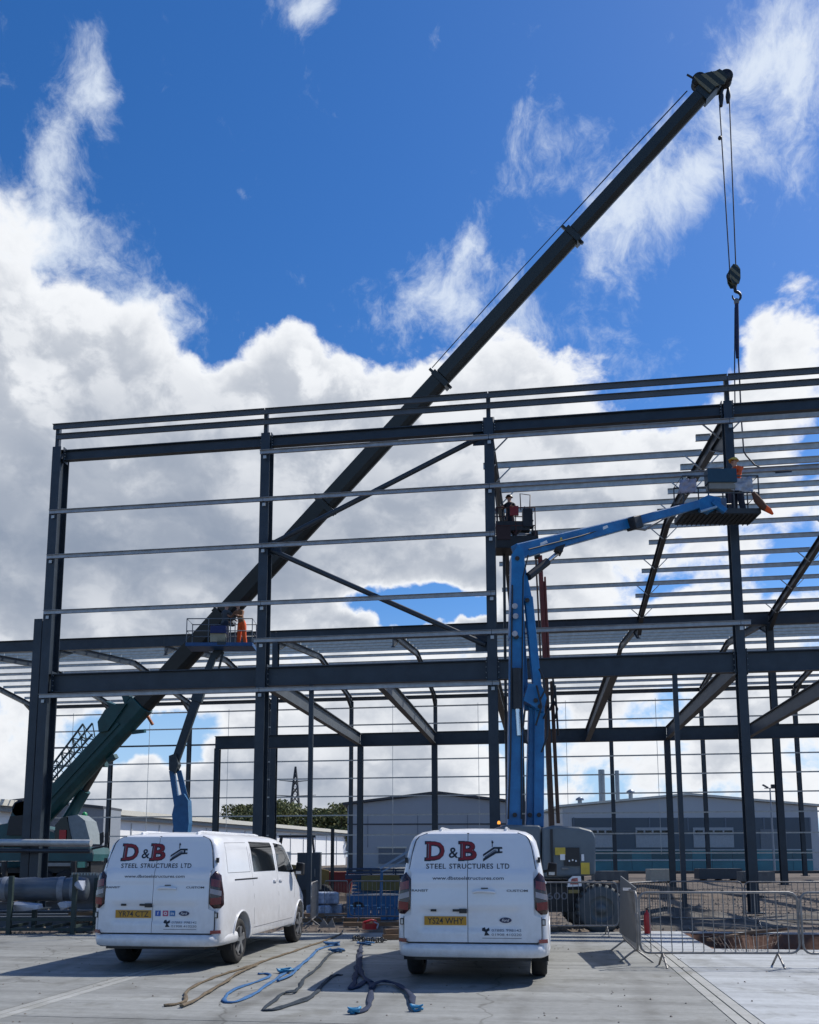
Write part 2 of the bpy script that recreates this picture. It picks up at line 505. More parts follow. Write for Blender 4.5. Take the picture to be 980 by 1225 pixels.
# ------------------------------------------------------------------ ground
TH = 0.1425
CT, ST = math.cos(TH), math.sin(TH)
def yard(p):
    "world -> yard axes (along the frame, towards the frame)"
    return Vector((p[0] * CT - p[1] * ST, p[0] * ST + p[1] * CT, p[2] if len(p) > 2 else 0))
def unyard(s, t, z=0.0):
    return Vector((s * CT + t * ST, -s * ST + t * CT, z))
def concrete(name, col, var, streak):
    mt = bpy.data.materials.new(name)
    mt.use_nodes = True
    nt = mt.node_tree
    b = nt.nodes['Principled BSDF']
    b.inputs['Roughness'].default_value = 0.82
    tc = nt.nodes.new('ShaderNodeTexCoord')
    def noise(sc, stretch, det=6, ro=0.6):
        mp = nt.nodes.new('ShaderNodeMapping')
        mp.inputs['Scale'].default_value = stretch
        nt.links.new(tc.outputs['Object'], mp.inputs[0])
        n = nt.nodes.new('ShaderNodeTexNoise')
        n.inputs['Scale'].default_value = sc
        n.inputs['Detail'].default_value = det
        n.inputs['Roughness'].default_value = ro
        nt.links.new(mp.outputs[0], n.inputs['Vector'])
        return n.outputs['Fac']
    def ramp(f, p0, p1, c0, c1):
        r = nt.nodes.new('ShaderNodeValToRGB')
        r.color_ramp.elements[0].position, r.color_ramp.elements[1].position = p0, p1
        r.color_ramp.elements[0].color, r.color_ramp.elements[1].color = (*c0, 1), (*c1, 1)
        nt.links.new(f, r.inputs[0])
        return r.outputs[0]
    def mul(a, c, fac=1.0):
        x = nt.nodes.new('ShaderNodeMix')
        x.data_type, x.blend_type = 'RGBA', 'MULTIPLY'
        x.inputs[0].default_value = fac
        nt.links.new(a, x.inputs[6])
        nt.links.new(c, x.inputs[7])
        return x.outputs[2]
    base = ramp(noise(0.35, (1, 1, 1)), 0.3, 0.7, [c * (1 - var) for c in col], [c * (1 + var) for c in col])
    st = ramp(noise(1.0, (0.16, 2.2, 1), 7, 0.65), 0.38, 0.62, (1 - streak,) * 3, (1.06,) * 3)
    sp_ = ramp(noise(9.0, (1, 1, 1), 8, 0.75), 0.32, 0.6, (0.84, 0.84, 0.83), (1.05, 1.05, 1.05))
    blot = ramp(noise(1.4, (1, 0.7, 1), 5, 0.6), 0.34, 0.46, (0.74, 0.73, 0.70), (1, 1, 1))
    sepn = nt.nodes.new('ShaderNodeSeparateXYZ')
    nt.links.new(tc.outputs['Object'], sepn.inputs[0])
    def mth(op, a, b_=None, c_=None):
        n = nt.nodes.new('ShaderNodeMath')
        n.operation = op
        for i, v in enumerate((a, b_, c_)):
            if v is None:
                continue
            if isinstance(v, (int, float)):
                n.inputs[i].default_value = v
            else:
                nt.links.new(v, n.inputs[i])
        return n.outputs[0]
    drift = mth('MULTIPLY_ADD', noise(0.09, (0.2, 1, 1), 1, 0.3), 5.0, -2.5)
    sx = mth('ADD', sepn.outputs['X'], drift)
    tracks = None
    for s0, amp in ((-3.3, .9), (-1.75, .8), (-0.2, .6), (1.2, .7), (-7.4, .8), (-5.9, .7), (3.4, .6), (4.9, .6)):
        d_ = mth('DIVIDE', mth('SUBTRACT', sx, s0), 0.13)
        g_ = mth('MULTIPLY', mth('EXPONENT', mth('MULTIPLY', mth('MULTIPLY', d_, d_), -1.0)), amp)
        tracks = g_ if tracks is None else mth('ADD', tracks, g_)
    tracks = mth('MULTIPLY', tracks, mth('MULTIPLY', noise(1.3, (1, .4, 1), 6, .7), 0.55))
    tr = ramp(tracks, 0.02, 0.38, (1, 1, 1), (0.62, 0.61, 0.59))
    vo = nt.nodes.new('ShaderNodeTexVoronoi')
    vo.feature = 'DISTANCE_TO_EDGE'
    vo.inputs['Scale'].default_value = 0.22
    wn2 = nt.nodes.new('ShaderNodeTexNoise')
    wn2.inputs['Scale'].default_value = 1.2
    wn2.inputs['Detail'].default_value = 6
    nt.links.new(tc.outputs['Object'], wn2.inputs['Vector'])
    vm = nt.nodes.new('ShaderNodeVectorMath')
    vm.operation = 'MULTIPLY_ADD'
    nt.links.new(wn2.outputs['Color'], vm.inputs[0])
    vm.inputs[1].default_value = (.8, .8, 0)
    nt.links.new(tc.outputs['Object'], vm.inputs[2])
    nt.links.new(vm.outputs[0], vo.inputs['Vector'])
    cr_ = ramp(mth('ADD', vo.outputs['Distance'], mth('MULTIPLY', noise(.25, (1, 1, 1), 2, .5), .006)), 0.0035, 0.0062, (0.6, 0.59, 0.57), (1, 1, 1))
    spots = ramp(noise(2.6, (1, 1, 1), 3, .5), 0.66, 0.74, (1, 1, 1), (0.66, 0.65, 0.63))
    nt.links.new(mul(mul(mul(mul(mul(mul(base, st), sp_), blot), tr), cr_), spots), b.inputs['Base Color'])
    bp = nt.nodes.new('ShaderNodeBump')
    bp.inputs['Strength'].default_value = 0.25
    bp.inputs['Distance'].default_value = 0.01
    nt.links.new(noise(40, (0.3, 1, 1)), bp.inputs['Height'])
    nt.links.new(bp.outputs[0], b.inputs['Normal'])
    return mt
conc_old = concrete('weathered_concrete', (0.245, 0.252, 0.243), 0.14, 0.27)
conc_new = concrete('fresh_concrete', (0.385, 0.41, 0.43), 0.06, 0.26)
conc_strip = concrete('joint_concrete', (0.33, 0.335, 0.32), 0.06, 0.08)
dirt = M('site_soil', (0.075, 0.055, 0.042), 0.95, 0, 0.35, 0.35, bump=0.8, bscale=3.0, detail=8, col2=(0.150, 0.118, 0.092))
soil_brown = M('excavated_clay', (0.120, 0.056, 0.032), 0.95, 0, 0.5, 1.6, bump=1.0, bscale=5, detail=8)
gravel_m = M('gravel_stone', (0.17, 0.145, 0.12), 0.9, 0, 0.4, 3.0)

PIT = (2.95, 8.6, 16.9, 20.45)     # s0, s1, t0, t1 in yard axes
SJ = 1.86
TFAR = 20.6
gm = MB()
def quad(mb, s0, s1, t0, t1, z):
    mb.add([(s0, t0, z), (s1, t0, z), (s1, t1, z), (s0, t1, z)], [(0, 1, 2, 3)])
BIG = 1800
for a in ((-BIG, PIT[0], -BIG, BIG), (PIT[1], BIG, -BIG, BIG), (PIT[0], PIT[1], -BIG, PIT[2]), (PIT[0], PIT[1], PIT[3], BIG)):
    quad(gm, *a, -0.09)
g0 = struct('ground', gm, dirt, 'brown soil and hardcore of the building site')
g0.rotation_euler = (0, 0, -TH)
pm = MB()
nx, ny = 28, 16
vs, fs = [], []
rnd = random.Random(3)
for j in range(ny + 1):
    for i in range(nx + 1):
        fx, fy = i / nx, j / ny
        edge = min(fx, 1 - fx, fy, 1 - fy)
        z = 0.0 if edge == 0 else -0.40 * min(1, edge * 9) + rnd.uniform(-0.09, 0.09)
        vs.append((PIT[0] + (PIT[1] - PIT[0]) * fx, PIT[2] + (PIT[3] - PIT[2]) * fy, z - 0.03))
for j in range(ny):
    for i in range(nx):
        a = j * (nx + 1) + i
        fs.append((a, a + 1, a + nx + 2, a + nx + 1))
pm.add(vs, fs)
pit = struct('ground_excavation', pm, soil_brown, 'square brown clay excavation cut into the pale slab')
pit.rotation_euler = (0, 0, -TH)

ymb = MB()
for s0 in (SJ, -5.75):
    ymb.box((s0 + 0.06, 4, -0.05), (0.12, 33, 0.1))
    ymb.box((s0 + 0.20, 4, -0.05), (0.12, 33, 0.1))
yd = struct('concrete_yard', ymb, conc_strip, 'pale concrete yard laid in long bays with edge joints')
yd.rotation_euler = (0, 0, -TH)
def slab(poly, mat, z=0.0):
    mb = MB()
    mb.prism([(x, y, z) for x, y in poly], (0, 0, -0.2), (0, 0, 0))
    return mb.build('concrete_slab', mat, yd)
def far_edge(s):
    return 18.75 + 0.155 * (s + 8.5) if s < 2 else TFAR
se = [(-40, -11.6), (-11.58, -5.765), (-5.475, SJ - 0.015)]
for s0, s1 in se:
    for t0, t1 in ((-9, 0), (0.02, 9.0), (9.02, 14.1), (14.12, None)):
        if t1 is None:
            slab([(s0, t0), (s1, t0), (s1, far_edge(s1)), (s0, far_edge(s0))], conc_old)
        else:
            slab([(s0, t0), (s1, t0), (s1, t1), (s0, t1)], conc_old)
n0 = SJ + 0.275
for s0, s1, t0, t1 in ((n0, 30, -9, 9.0), (n0, 30, 9.02, PIT[2]), (n0, PIT[0], PIT[2] + 0.001, TFAR), (PIT[1], 30, PIT[2] + 0.001, TFAR), (PIT[0] + 0.001, PIT[1] - 0.001, PIT[3], TFAR)):
    slab([(s0, t0), (s1, t0), (s1, t1), (s0, t1)], conc_new)
# loose stone along the slab edge and across the site
st = MB()
rnd = random.Random(11)
for i in range(5200):
    t = 19 + 30 * rnd.random() ** 2.2
    s = rnd.uniform(-16, 16)
    if t < far_edge(s) + 0.05 or (PIT[0] - .3 < s < PIT[1] + .3 and t < PIT[3] + .4):
        continue
    r = rnd.uniform(0.02, 0.07) * (2.2 if rnd.random() < 0.04 else 1)
    c = Vector((s, t, -0.09 + r * 0.3))
    ps = [c + Vector((rnd.uniform(.6, 1.2) * r * x, rnd.uniform(.6, 1.2) * r * y, rnd.uniform(.5, 1) * r * z)) for x, y, z in ((1, 0, 0), (0, 1, 0), (-1, 0, 0), (0, -1, 0), (0, 0, 1))]
    st.add(ps, [(0, 1, 4), (1, 2, 4), (2, 3, 4), (3, 0, 4)])
gv = tag(st.build('gravel', gravel_m), 'loose pale stone strewn along the slab edge and over the soil', 'gravel', kind='stuff')
gv.rotation_euler = (0, 0, -TH)
gr_ = MB()
rnd = random.Random(29)
for i in range(420):
    t = rnd.uniform(7.5, 18.5)
    s = rnd.uniform(-9, 6)
    r = rnd.uniform(0.006, 0.018)
    c = Vector((s, t, r * .2))
    ps = [c + Vector((rnd.uniform(.6, 1.3) * r * x, rnd.uniform(.6, 1.3) * r * y, rnd.uniform(.5, 1) * r * z)) for x, y, z in ((1, 0, 0), (0, 1, 0), (-1, 0, 0), (0, -1, 0), (0, 0, 1))]
    gr_.add(ps, [(0, 1, 4), (1, 2, 4), (2, 3, 4), (3, 0, 4)])
go = tag(gr_.build('gravel', gravel_m), 'fine loose grit scattered over the concrete yard', 'gravel', kind='stuff')
go.rotation_euler = (0, 0, -TH)
def heap(name, s, t, rx, ry, h, mat, label, seed):
    rd = random.Random(seed)
    mb = MB()
    n, k = 22, 7
    vs = [(0, 0, h)]
    for i in range(1, k + 1):
        f = i / k
        for j in range(n):
            a = 2 * math.pi * j / n
            w = 1 + rd.uniform(-.12, .12)
            vs.append((rx * f * w * math.cos(a), ry * f * w * math.sin(a), h * (1 - f) ** 1.1 * (1 + rd.uniform(-.25, .25)) - (0.05 if i == k else 0)))
    fs = [(0, 1 + j, 1 + (j + 1) % n) for j in range(n)]
    for i in range(1, k):
        for j in range(n):
            a = 1 + (i - 1) * n + j
            b = 1 + (i - 1) * n + (j + 1) % n
            fs.append((a, a + n, b + n, b))
    mb.add(vs, fs)
    o = mb.build(name, mat, None, unyard(s, t, -0.09), -TH)
    return tag(o, label, 'soil heap')
heap_grey = M('crushed_hardcore', (0.105, 0.095, 0.082), 0.95, 0, 0.45, 1.5, bump=1.0, bscale=9, detail=8)
heap('soil_heap', 3.5, 24.5, 3.2, 2.4, 0.38, heap_grey, 'long grey hardcore heap behind the barriers beside the tall column', 1)
heap('soil_heap', 8.6, 26.0, 3.4, 2.2, 0.36, heap_grey, 'grey hardcore heap to the right of the tall column', 2)
heap('soil_heap', 3.0, 40.0, 7.0, 3.5, 0.6, dirt, 'broad brown soil heap far back inside the frame', 3)
heap('soil_heap', -6.5, 30.0, 3.5, 2.0, 0.5, dirt, 'low brown soil heap behind the gap between the vans', 4)

# ------------------------------------------------------------------ steel frame
BAY = 7.2196
FX, FY = 9.6743, 25.8991
frame = thing('steel_frame_building', 'tall unclad blue grey steel frame of columns, beams and purlins', 'steel building', (FX, FY, 0), -TH)
def K(k, t, z):
    return Vector((-k * BAY, t, z))
def part(name, mb, mat, parent=frame, loc=None):
    return mb.build(name, mat, parent, loc)
T1, T2, TR1, TR2, T3 = 15.76, 25.36, 12.6, 36.6, 47.9
ZE, ZR, ZR2 = 14.72, 16.32, 16.15
# front columns with cleats and base plates
def column(k, t, top, w, d, post=None, name='column'):
    p = K(k, t, 0)
    mb = MB()
    mb.ibeam((0, 0, 0), (0, 0, top), d, w, (0, 1, 0), 0.016, 0.022)
    mb.box((0, 0, 0.02), (w + .25, d + .25, 0.04))
    if post:
        mb.box((0, -d / 2 + 0.07, (top + post) / 2), (0.13, 0.14, post - top))
    c = part(name, mb, steel, frame, p)
    return c
fc = {}
for k, w, d in ((3, .30, .58), (2, .30, .46), (1, .29, .44), (0, .25, .40), (-1, .25, .40)):
    fc[k] = column(k, 0, 15.25, w, d, 16.05)
mb = MB()
mb.ibeam((0, 0, 0), (0, 0, 9.35), 0.5, 0.28, (0, 1, 0), 0.018, 0.03)
part('side_column', mb, steel, frame, K(3, 0.0, 0) + Vector((-0.37, 0.05, 0)))
RAILS = {'r1': (15.92, 3.02, -2), 'r2': (15.56, 3.0, -2), 'r3': (14.53, 2.02, -0.02), 'r4': (12.93, 3.015, -2), 'r5': (11.39, 3.015, 0.98), 'r6': (9.51, 3.015, 0.98), 'r6b': (8.31, 2.03, -0.04), 'r7': (6.74, 3.015, 0.97)}
def zed(L, h=0.16, w=0.06, th=0.008):
    mb = MB()
    mb.box((L / 2, 0, 0), (L, th, h))
    mb.box((L / 2, -w / 2, h / 2 + th / 2), (L, w + th, th))
    mb.box((L / 2, w / 2, -h / 2 - th / 2), (L, w + th, th))
    return mb
railmesh = {}
def rail(k0, k1, t, z, h=0.16, w=0.06, name='side_rail', mat=galv):
    L = abs(k0 - k1) * BAY - 0.02
    key = (round(L, 2), h, w, mat.name)
    if key not in railmesh:
        railmesh[key] = zed(L, h, w).mesh(name, mat)
    return link(name, railmesh[key], frame, K(max(k0, k1), t, z) + Vector((0.01, 0, 0)))
cleat_me = MB().box((0, 0, 0), (0.10, 0.02, 0.10)).mesh('cleat', galv)
for rn, (z, ka, kb) in RAILS.items():
    k = ka
    while k > kb + 1e-3:
        kn = max(kb, math.ceil(k - 1 - 1e-6) if k != int(k) else k - 1)
        if k - kn < 0.2:
            kn = max(kb, kn - 1)
        rail(k, kn, -0.36, z, 0.15 if rn in ('r1', 'r2') else 0.10, mat=galv_dk if rn not in ('r1', 'r2') else steel_lt)
        k = kn
    for kk in (3, 2, 1, 0):
        if kb - 0.1 <= kk <= ka + 0.1 and rn not in ('r1', 'r2'):
            link('cleat', cleat_me, frame, K(kk, 0, z) + Vector((0.02, -0.33, -0.16)))
for k in range(3, -2, -1):
    if k > -1.5 and k - 1 >= -2:
        mb = MB().ibeam(K(k, 0.0, 15.03) + Vector((0.17, 0, 0)), K(k - 1, 0.0, 15.03) - Vector((0.17, 0, 0)), 0.36, 0.2)
        part('eaves_beam', mb, steel)
        mb = MB().ibeam(K(k, 0.02, 7.21) + Vector((0.17, 0, 0)), K(k - 1, 0.02, 7.21) - Vector((0.17, 0, 0)), 0.61, 0.24)
        part('floor_beam', mb, steel)
bolt_me = None
for k in range(3, -2, -1):
    for z, hh, w_ in ((15.03, .36, .2), (7.21, .61, .24)):
        for kk, sx in ((k, 1), (k - 1, -1)):
            if kk < -1:
                continue
            p_ = K(kk, 0.02 if z < 10 else 0, z) + Vector((sx * .165, 0, 0))
            ep = part('end_plate', MB().box((0, 0, 0), (.024, w_ + .08, hh + .16)), steel, frame, p_)
            bm_ = MB()
            for bx_ in (-1, 1):
                for bz_ in (-1, -.35, .35, 1):
                    bm_.cyl((sx * .012, bx_ * .085, bz_ * hh * .40), (sx * .035, bx_ * .085, bz_ * hh * .40), .018, 6)
            bm_.build('bolt_group', galv, ep)['kind'] = 'stuff'
            for zz in (z + hh / 2 - .02, z - hh / 2 + .02):
                part('stiffener', MB().box((0, 0, 0), (.13, .30, .012)), steel, frame, K(kk, 0, zz) + Vector((sx * .078, 0, 0)))
# mezzanine: line of columns and beam, cross beams at half bays
for k in (3, 2, 1.5, 1, 0, -1):
    column(k, T1, 6.886, 0.26, 0.26)
for k in range(3, -2, -1):
    part('floor_beam', MB().ibeam(K(k, T1, 7.21) - Vector((.13 if k == 3 else 0, 0, 0)), K(k - 1, T1, 7.21) - Vector((.01, 0, 0)), 0.64, 0.24), steel)
for i in range(7):
    k = 2 - 0.5 * i
    part('cross_beam', MB().ibeam(K(k, 0.16, 7.20), K(k, T1 - 0.14, 7.20), 0.56, 0.22), steel_lt)
# slender posts from floor beam to ground in the front line, a goods opening post
for k in (1.78, 0.26):
    part('wind_post', MB().box((0, 0, 3.45), (0.14, 0.10, 6.88)), steel, frame, K(k, -0.02, 0))
# bracing
def brace(a, b, r=0.085):
    part('brace', MB().cyl(a, b, r, 10), steel)
    for p, q in ((a, b), (b, a)):
        d = (Vector(q) - Vector(p)).normalized()
brace(K(2, 0, 11.55) + Vector((.2, 0, 0)), K(1, 0, 14.75) - Vector((.2, 0, 0)))
brace(K(2, 0, 11.35) + Vector((.2, 0, 0)), K(1, 0, 8.0) - Vector((.2, 0, 0)))
for k, z, sx in ((2, 11.45, 1), (1, 14.7, -1), (1, 8.05, -1)):
    part('gusset_plate', MB().box((0, 0, 0), (0.42, 0.02, 0.5)), steel, frame, K(k, 0.03, z) + Vector((0.3 * sx, 0, 0)))
# valley beam, its columns
for k in range(7, -3, -1):
    part('valley_beam', MB().ibeam(K(k, T2, 14.93), K(k - 1, T2, 14.93) - Vector((.01, 0, 0)), 0.74, 0.3), steel)
for k in (5, 3, 1, -1):
    column(k, T2, 14.55, 0.34, 0.4)
# rafters
def zroof(t):
    if t < TR1:
        return ZE + (ZR - ZE) * t / TR1
    if t < T2:
        return ZR + (ZE + .15 - ZR) * (t - TR1) / (T2 - TR1)
    if t < TR2:
        return ZE + .15 + (ZR2 - ZE - .15) * (t - T2) / (TR2 - T2)
    return ZR2 + (14.85 - ZR2) * (t - TR2) / (T3 - TR2)
RH = 0.42
def rafter(k, ta, tb):
    part('rafter', MB().ibeam(K(k, ta, zroof(ta)), K(k, tb, zroof(tb)), RH, 0.22), steel)
def haunch(k, t, dt, dz):
    z0, z1 = zroof(t) - RH / 2, zroof(t + dt) - RH / 2
    x = K(k, 0, 0).x
    mb = MB().prism([(x, t, z0), (x, t + dt, z1), (x, t, z0 - dz)], (-0.02, 0, 0), (0.02, 0, 0))
    mb.bar((x, t, z0 - dz), (x, t + dt, z1 - .02), 0.22, 0.03)
    part('haunch', mb, steel)
for k in (1, 0, -1, -2):
    rafter(k, 0.2, TR1)
    rafter(k, TR1 + 0.005, T2 - 0.16)
    haunch(k, 0.22, 2.0, 0.75)
    haunch(k, T2 - 0.17, -1.7, 0.5)
for k in range(7, -4, -1):
    rafter(k, T2 + 0.16, TR2)
    rafter(k, TR2 + 0.005, T3 - 0.1)
    haunch(k, T2 + 0.17, 1.9, 0.6)
    haunch(k, T3 - 0.12, -1.9, 0.6)
# purlins
fly_me = MB().bar((0, 0, 0), (0.55, 0, 0.55), 0.04, 0.04).mesh('fly_brace', galv)
i = 0
t = 0.85
while t < T2 - 0.5:
    z = zroof(t) + RH / 2 + 0.12
    for ka, kb in ((1.06, 0), (0, -1), (-1, -2)):
        if ka > 1 and i % 2 == 1:
            rail(0.07, 0.0, t, z, 0.18, 0.07, 'purlin')
            continue
        rail(ka, kb, t, z, 0.18, 0.07, 'purlin')
    if i % 2 == 0:
        for k in (1, 0, -1):
            link('fly_brace', fly_me, frame, K(k, t, z - 0.62) + Vector((0.05, 0, 0)))
            if k < 1:
                o = link('fly_brace', fly_me, frame, K(k, t, z - 0.62) - Vector((0.05, 0, 0)), math.pi)
    i += 1
    t += 1.62
t = T2 + 0.9
i = 0
while t < T3 - 0.3:
    z = zroof(t) + RH / 2 + 0.12
    for k in range(7, -3, -1):
        rail(k, k - 1, t, z, 0.18, 0.07, 'purlin')
    t += 1.62
    i += 1
# rear wall: columns, eaves beam, sheeting rails, stays
for k in range(7, -4, -1):
    column(k, T3, 14.75, 0.30, 0.36)
for k in range(7, -3, -1):
    part('eaves_beam', MB().ibeam(K(k, T3, 14.95), K(k - 1, T3, 14.95) - Vector((.01, 0, 0)), 0.3, 0.2), steel)
    part('tie_beam', MB().bar(K(k, T3, 11.24), K(k - 1, T3, 11.24), 0.1, 0.14), steel)
    for z in (14.11, 12.64, 9.63, 8.11, 6.59, 5.01, 3.36, 1.8):
        rail(k, k - 1, T3 - 0.25, z, 0.09, 0.05)
    for f in (0.5,):
        part('rail_stay', MB().box((0, 0, 0), (0.035, 0.035, 12.6)), galv, frame, K(k - f, T3 - 0.2, 8.0))
# low tubular rail crossing the foot of the corner column
part('guard_tube', MB().cyl(K(3.75, -0.55, 2.12), K(2.72, -0.55, 2.04), 0.11, 12), galv)
part('guard_tube', MB().cyl(K(3.75, -0.55, 1.86), K(2.72, -0.55, 1.80), 0.07, 12), steel)

# ------------------------------------------------------------------ lettering
def text_geo(s, height=None, width=None, bold=0.0, spacing=1.0, shear=0.0):
    "flat triangles of a text, centred on 0, scaled to the given height / width"
    cu = bpy.data.curves.new('text', 'FONT')
    cu.body, cu.size, cu.offset, cu.space_character, cu.shear = s, 1.0, bold, spacing, shear
    cu.resolution_u = 3
    ob = bpy.data.objects.new('text', cu)
    COL.objects.link(ob)
    dg = bpy.context.evaluated_depsgraph_get()
    dg.update()
    me = ob.evaluated_get(dg).to_mesh()
    vs = [Vector((v.co.x, v.co.y)) for v in me.vertices]
    fs = [tuple(p.vertices) for p in me.polygons]
    ob.evaluated_get(dg).to_mesh_clear()
    bpy.data.objects.remove(ob)
    bpy.data.curves.remove(cu)
    x0, x1 = min(v.x for v in vs), max(v.x for v in vs)
    y0, y1 = min(v.y for v in vs), max(v.y for v in vs)
    sy = height / (y1 - y0) if height else None
    sx = width / (x1 - x0) if width else sy
    sy = sy or sx
    return [Vector(((v.x - (x0 + x1) / 2) * sx, (v.y - (y0 + y1) / 2) * sy)) for v in vs], fs

# ------------------------------------------------------------------ vans
WZ = [(.22, .90), (.25, .955), (.30, .975), (.42, .985), (.80, .985), (1.0, .972), (1.12, .958), (1.22, .945), (1.35, .925), (1.67, .872), (1.80, .838), (1.88, .79), (1.935, .70), (1.965, .55), (1.982, .28), (1.987, 0.0)]
TOP = [(0, 1.945), (.3, 1.975), (1, 1.987), (3.3, 1.987), (3.7, 1.955), (4.0, 1.82), (4.5, 1.40), (4.75, 1.20), (5.1, 1.09), (5.35, .96), (5.46, .78)]
FYT = [(0, .93), (.03, .962), (.08, .984), (.2, 1), (4.2, 1), (4.8, .96), (5.15, .88), (5.35, .76), (5.46, .56)]
LEAN = [(.2, .05), (.45, .035), (.95, .04), (1.2, .065), (1.4, .10), (1.8, .205), (1.9, .245), (1.95, .30), (1.987, .42)]
BELT = 0.7
def remap(z, y):
    return z if z <= BELT else BELT + (z - BELT) * (interp(TOP, y) - BELT) / (1.987 - BELT)
def halfw(y, z):
    tp = interp(TOP, y)
    zi = z if z <= BELT else BELT + (z - BELT) * (1.987 - BELT) / (tp - BELT)
    return interp(WZ, min(zi, 1.98)) * interp(FYT, y)
def lean(z):
    return interp(LEAN, z)
def sstep(x, a, b):
    t = min(1, max(0, (x - a) / (b - a)))
    return t * t * (3 - 2 * t)
def rear_y(x, z):
    "outer surface of the rear doors"
    y = lean(z) - 0.024 + 0.010 * (abs(x) / 0.9) ** 4
    inside = sstep(x, -.80, -.77) * (1 - sstep(x, .75, .78)) * sstep(z, 1.385, 1.41) * (1 - sstep(z, 1.84, 1.87))
    y += 0.014 * inside
    y -= 0.018 * (1 - sstep(z, 1.345, 1.395)) * sstep(z, 1.16, 1.23) + 0.008 * (1 - sstep(z, 1.16, 1.23))
    plate = sstep(x, -.72, -.62) * (1 - sstep(x, .55, .66)) * sstep(z, .57, .62) * (1 - sstep(z, .83, .9))
    y += 0.022 * plate
    return y
def conform(vs2, cx, cz, off=0.004):
    return [Vector((cx + v.x, rear_y(cx + v.x, cz + v.y) - off, cz + v.y)) for v in vs2]
SERIF_D = [(-.124, -.140, -.10, -.122), (-.124, -.140, .122, .10)]
def make_van(loc, rz, label, plate_txt, social, nudge=0.0):
    root = thing('panel_van', label, 'van', loc, rz, 'white panel vans parked on the concrete')
    # --- body shell
    ys = [0, .03, .08, .14, .2, .4, .6, .8, 1, 1.3, 1.6, 2, 2.4, 2.8, 3.1, 3.3, 3.5, 3.7, 3.85, 4, 4.2, 4.4, 4.5, 4.62, 4.75, 4.92, 5.1, 5.25, 5.35, 5.42, 5.46]
    mb = MB()
    prof = WZ
    vs, n = [], 2 * len(prof) - 1
    for y in ys:
        f = interp(FYT, y)
        row = []
        for z, w in prof:
            zz = remap(z, y)
            yy = y + lean(z) * (1 - min(1, y / .7)) if y < .7 else y
            row.append((w * f, yy, zz))
        vs += [(-x, yy, z) for x, yy, z in row] + [r for r in row[:-1]][::-1]
    fs = []
    for i in range(len(ys) - 1):
        for j in range(n - 1):
            fs.append((i * n + j, i * n + j + 1, (i + 1) * n + j + 1, (i + 1) * n + j))
        fs.append((i * n + n - 1, i * n, (i + 1) * n, (i + 1) * n + n - 1))
    mb.add(vs, fs, 0, True)
    for base in (0, (len(ys) - 1) * n):
        cf = []
        for j in range(len(prof) - 2):
            cf.append((base + j, base + j + 1, base + n - 2 - j, base + n - 1 - j))
        cf.append((base + len(prof) - 2, base + len(prof) - 1, base + len(prof)))
        o = len(mb.v)
        mb.f += cf
        mb.m += [0] * len(cf)
        mb.smooth += [False] * len(cf)
    body_me = mb.mesh('body', white_paint)
    tmp = bpy.data.objects.new('tmp', body_me)
    COL.objects.link(tmp)
    cut = MB()
    for ay in (1.0, 4.5):
        for sx in (-1, 1):
            cut.cyl((sx * 0.66, ay, 0.30), (sx * 1.2, ay, 0.30), 0.405, 36)
    cut.box((0, 2.75, 0.18), (2.4, 2.5, 0.20))
    cme = cut.mesh('cutter', blackp)
    co = bpy.data.objects.new('cutter', cme)
    COL.objects.link(co)
    bo = tmp.modifiers.new('b', 'BOOLEAN')
    bo.object, bo.operation, bo.solver = co, 'DIFFERENCE', 'EXACT'
    bo.use_self = True
    bpy.context.view_layer.update()
    dg = bpy.context.evaluated_depsgraph_get()
    nm = bpy.data.meshes.new_from_object(tmp.evaluated_get(dg))
    bpy.data.objects.remove(tmp)
    bpy.data.objects.remove(co)
    if blackp.name not in [q.name for q in nm.materials if q]:
        nm.materials.append(blackp)
    bi = [q.name for q in nm.materials].index(blackp.name)
    for p in nm.polygons:
        c = p.center
        for ay in (1.0, 4.5):
            if math.hypot(c.y - ay, c.z - .30) < 0.403 and abs(c.x) < .97 and (abs(p.normal.x) < .3 or abs(c.x) < .7):
                p.material_index = bi
        if c.z < 0.24:
            p.material_index = bi
    nm.set_sharp_from_angle(angle=R(35))
    body = link('body', nm, root)
    # --- rear doors
    def door(x0f, x1f, name, lab=None):
        mb = MB()
        nx_, nz_ = 20, 44
        vs = []
        for j in range(nz_ + 1):
            z = .43 + (1.895 - .43) * j / nz_
            w = min(interp(WZ, z) * .93 - 0.03, 0.885)
            if z < 0.50:
                w -= 0.06 * (1 - math.sqrt(max(0, 1 - ((0.50 - z) / .07) ** 2)))
            if z > 1.80:
                w -= 0.07 * (1 - math.sqrt(max(0, 1 - ((z - 1.80) / .0951) ** 2)))
            x0 = -w if x0f is None else x0f
            x1 = w if x1f is None else x1f
            # notch round the lamp
            if 0.78 < z < 1.38:
                if x0f is None: x0 = max(x0, -.795)
                else: x1 = min(x1, .795)
            for i in range(nx_ + 1):
                x = x0 + (x1 - x0) * i / nx_
                vs.append((x, rear_y(x, z), z))
        n1 = nx_ + 1
        fs = [(j * n1 + i, j * n1 + i + 1, (j + 1) * n1 + i + 1, (j + 1) * n1 + i) for j in range(nz_) for i in range(nx_)]
        mb.add(vs, fs, 0, True)
        # door edge
        rim = [j * n1 for j in range(nz_ + 1)], [j * n1 + nx_ for j in range(nz_ + 1)], list(range(n1)), [nz_ * n1 + i for i in range(n1)]
        for rr in rim:
            a = [vs[q] for q in rr]
            b = [(v[0], v[1] + 0.03, v[2]) for v in a]
            mb.add(a + b, [(q, q + 1, len(a) + q + 1, len(a) + q) for q in range(len(a) - 1)])
        return mb.build(name, white_paint, root)
    SEAM = -0.055
    dl = door(None, SEAM - 0.004, 'rear_door')
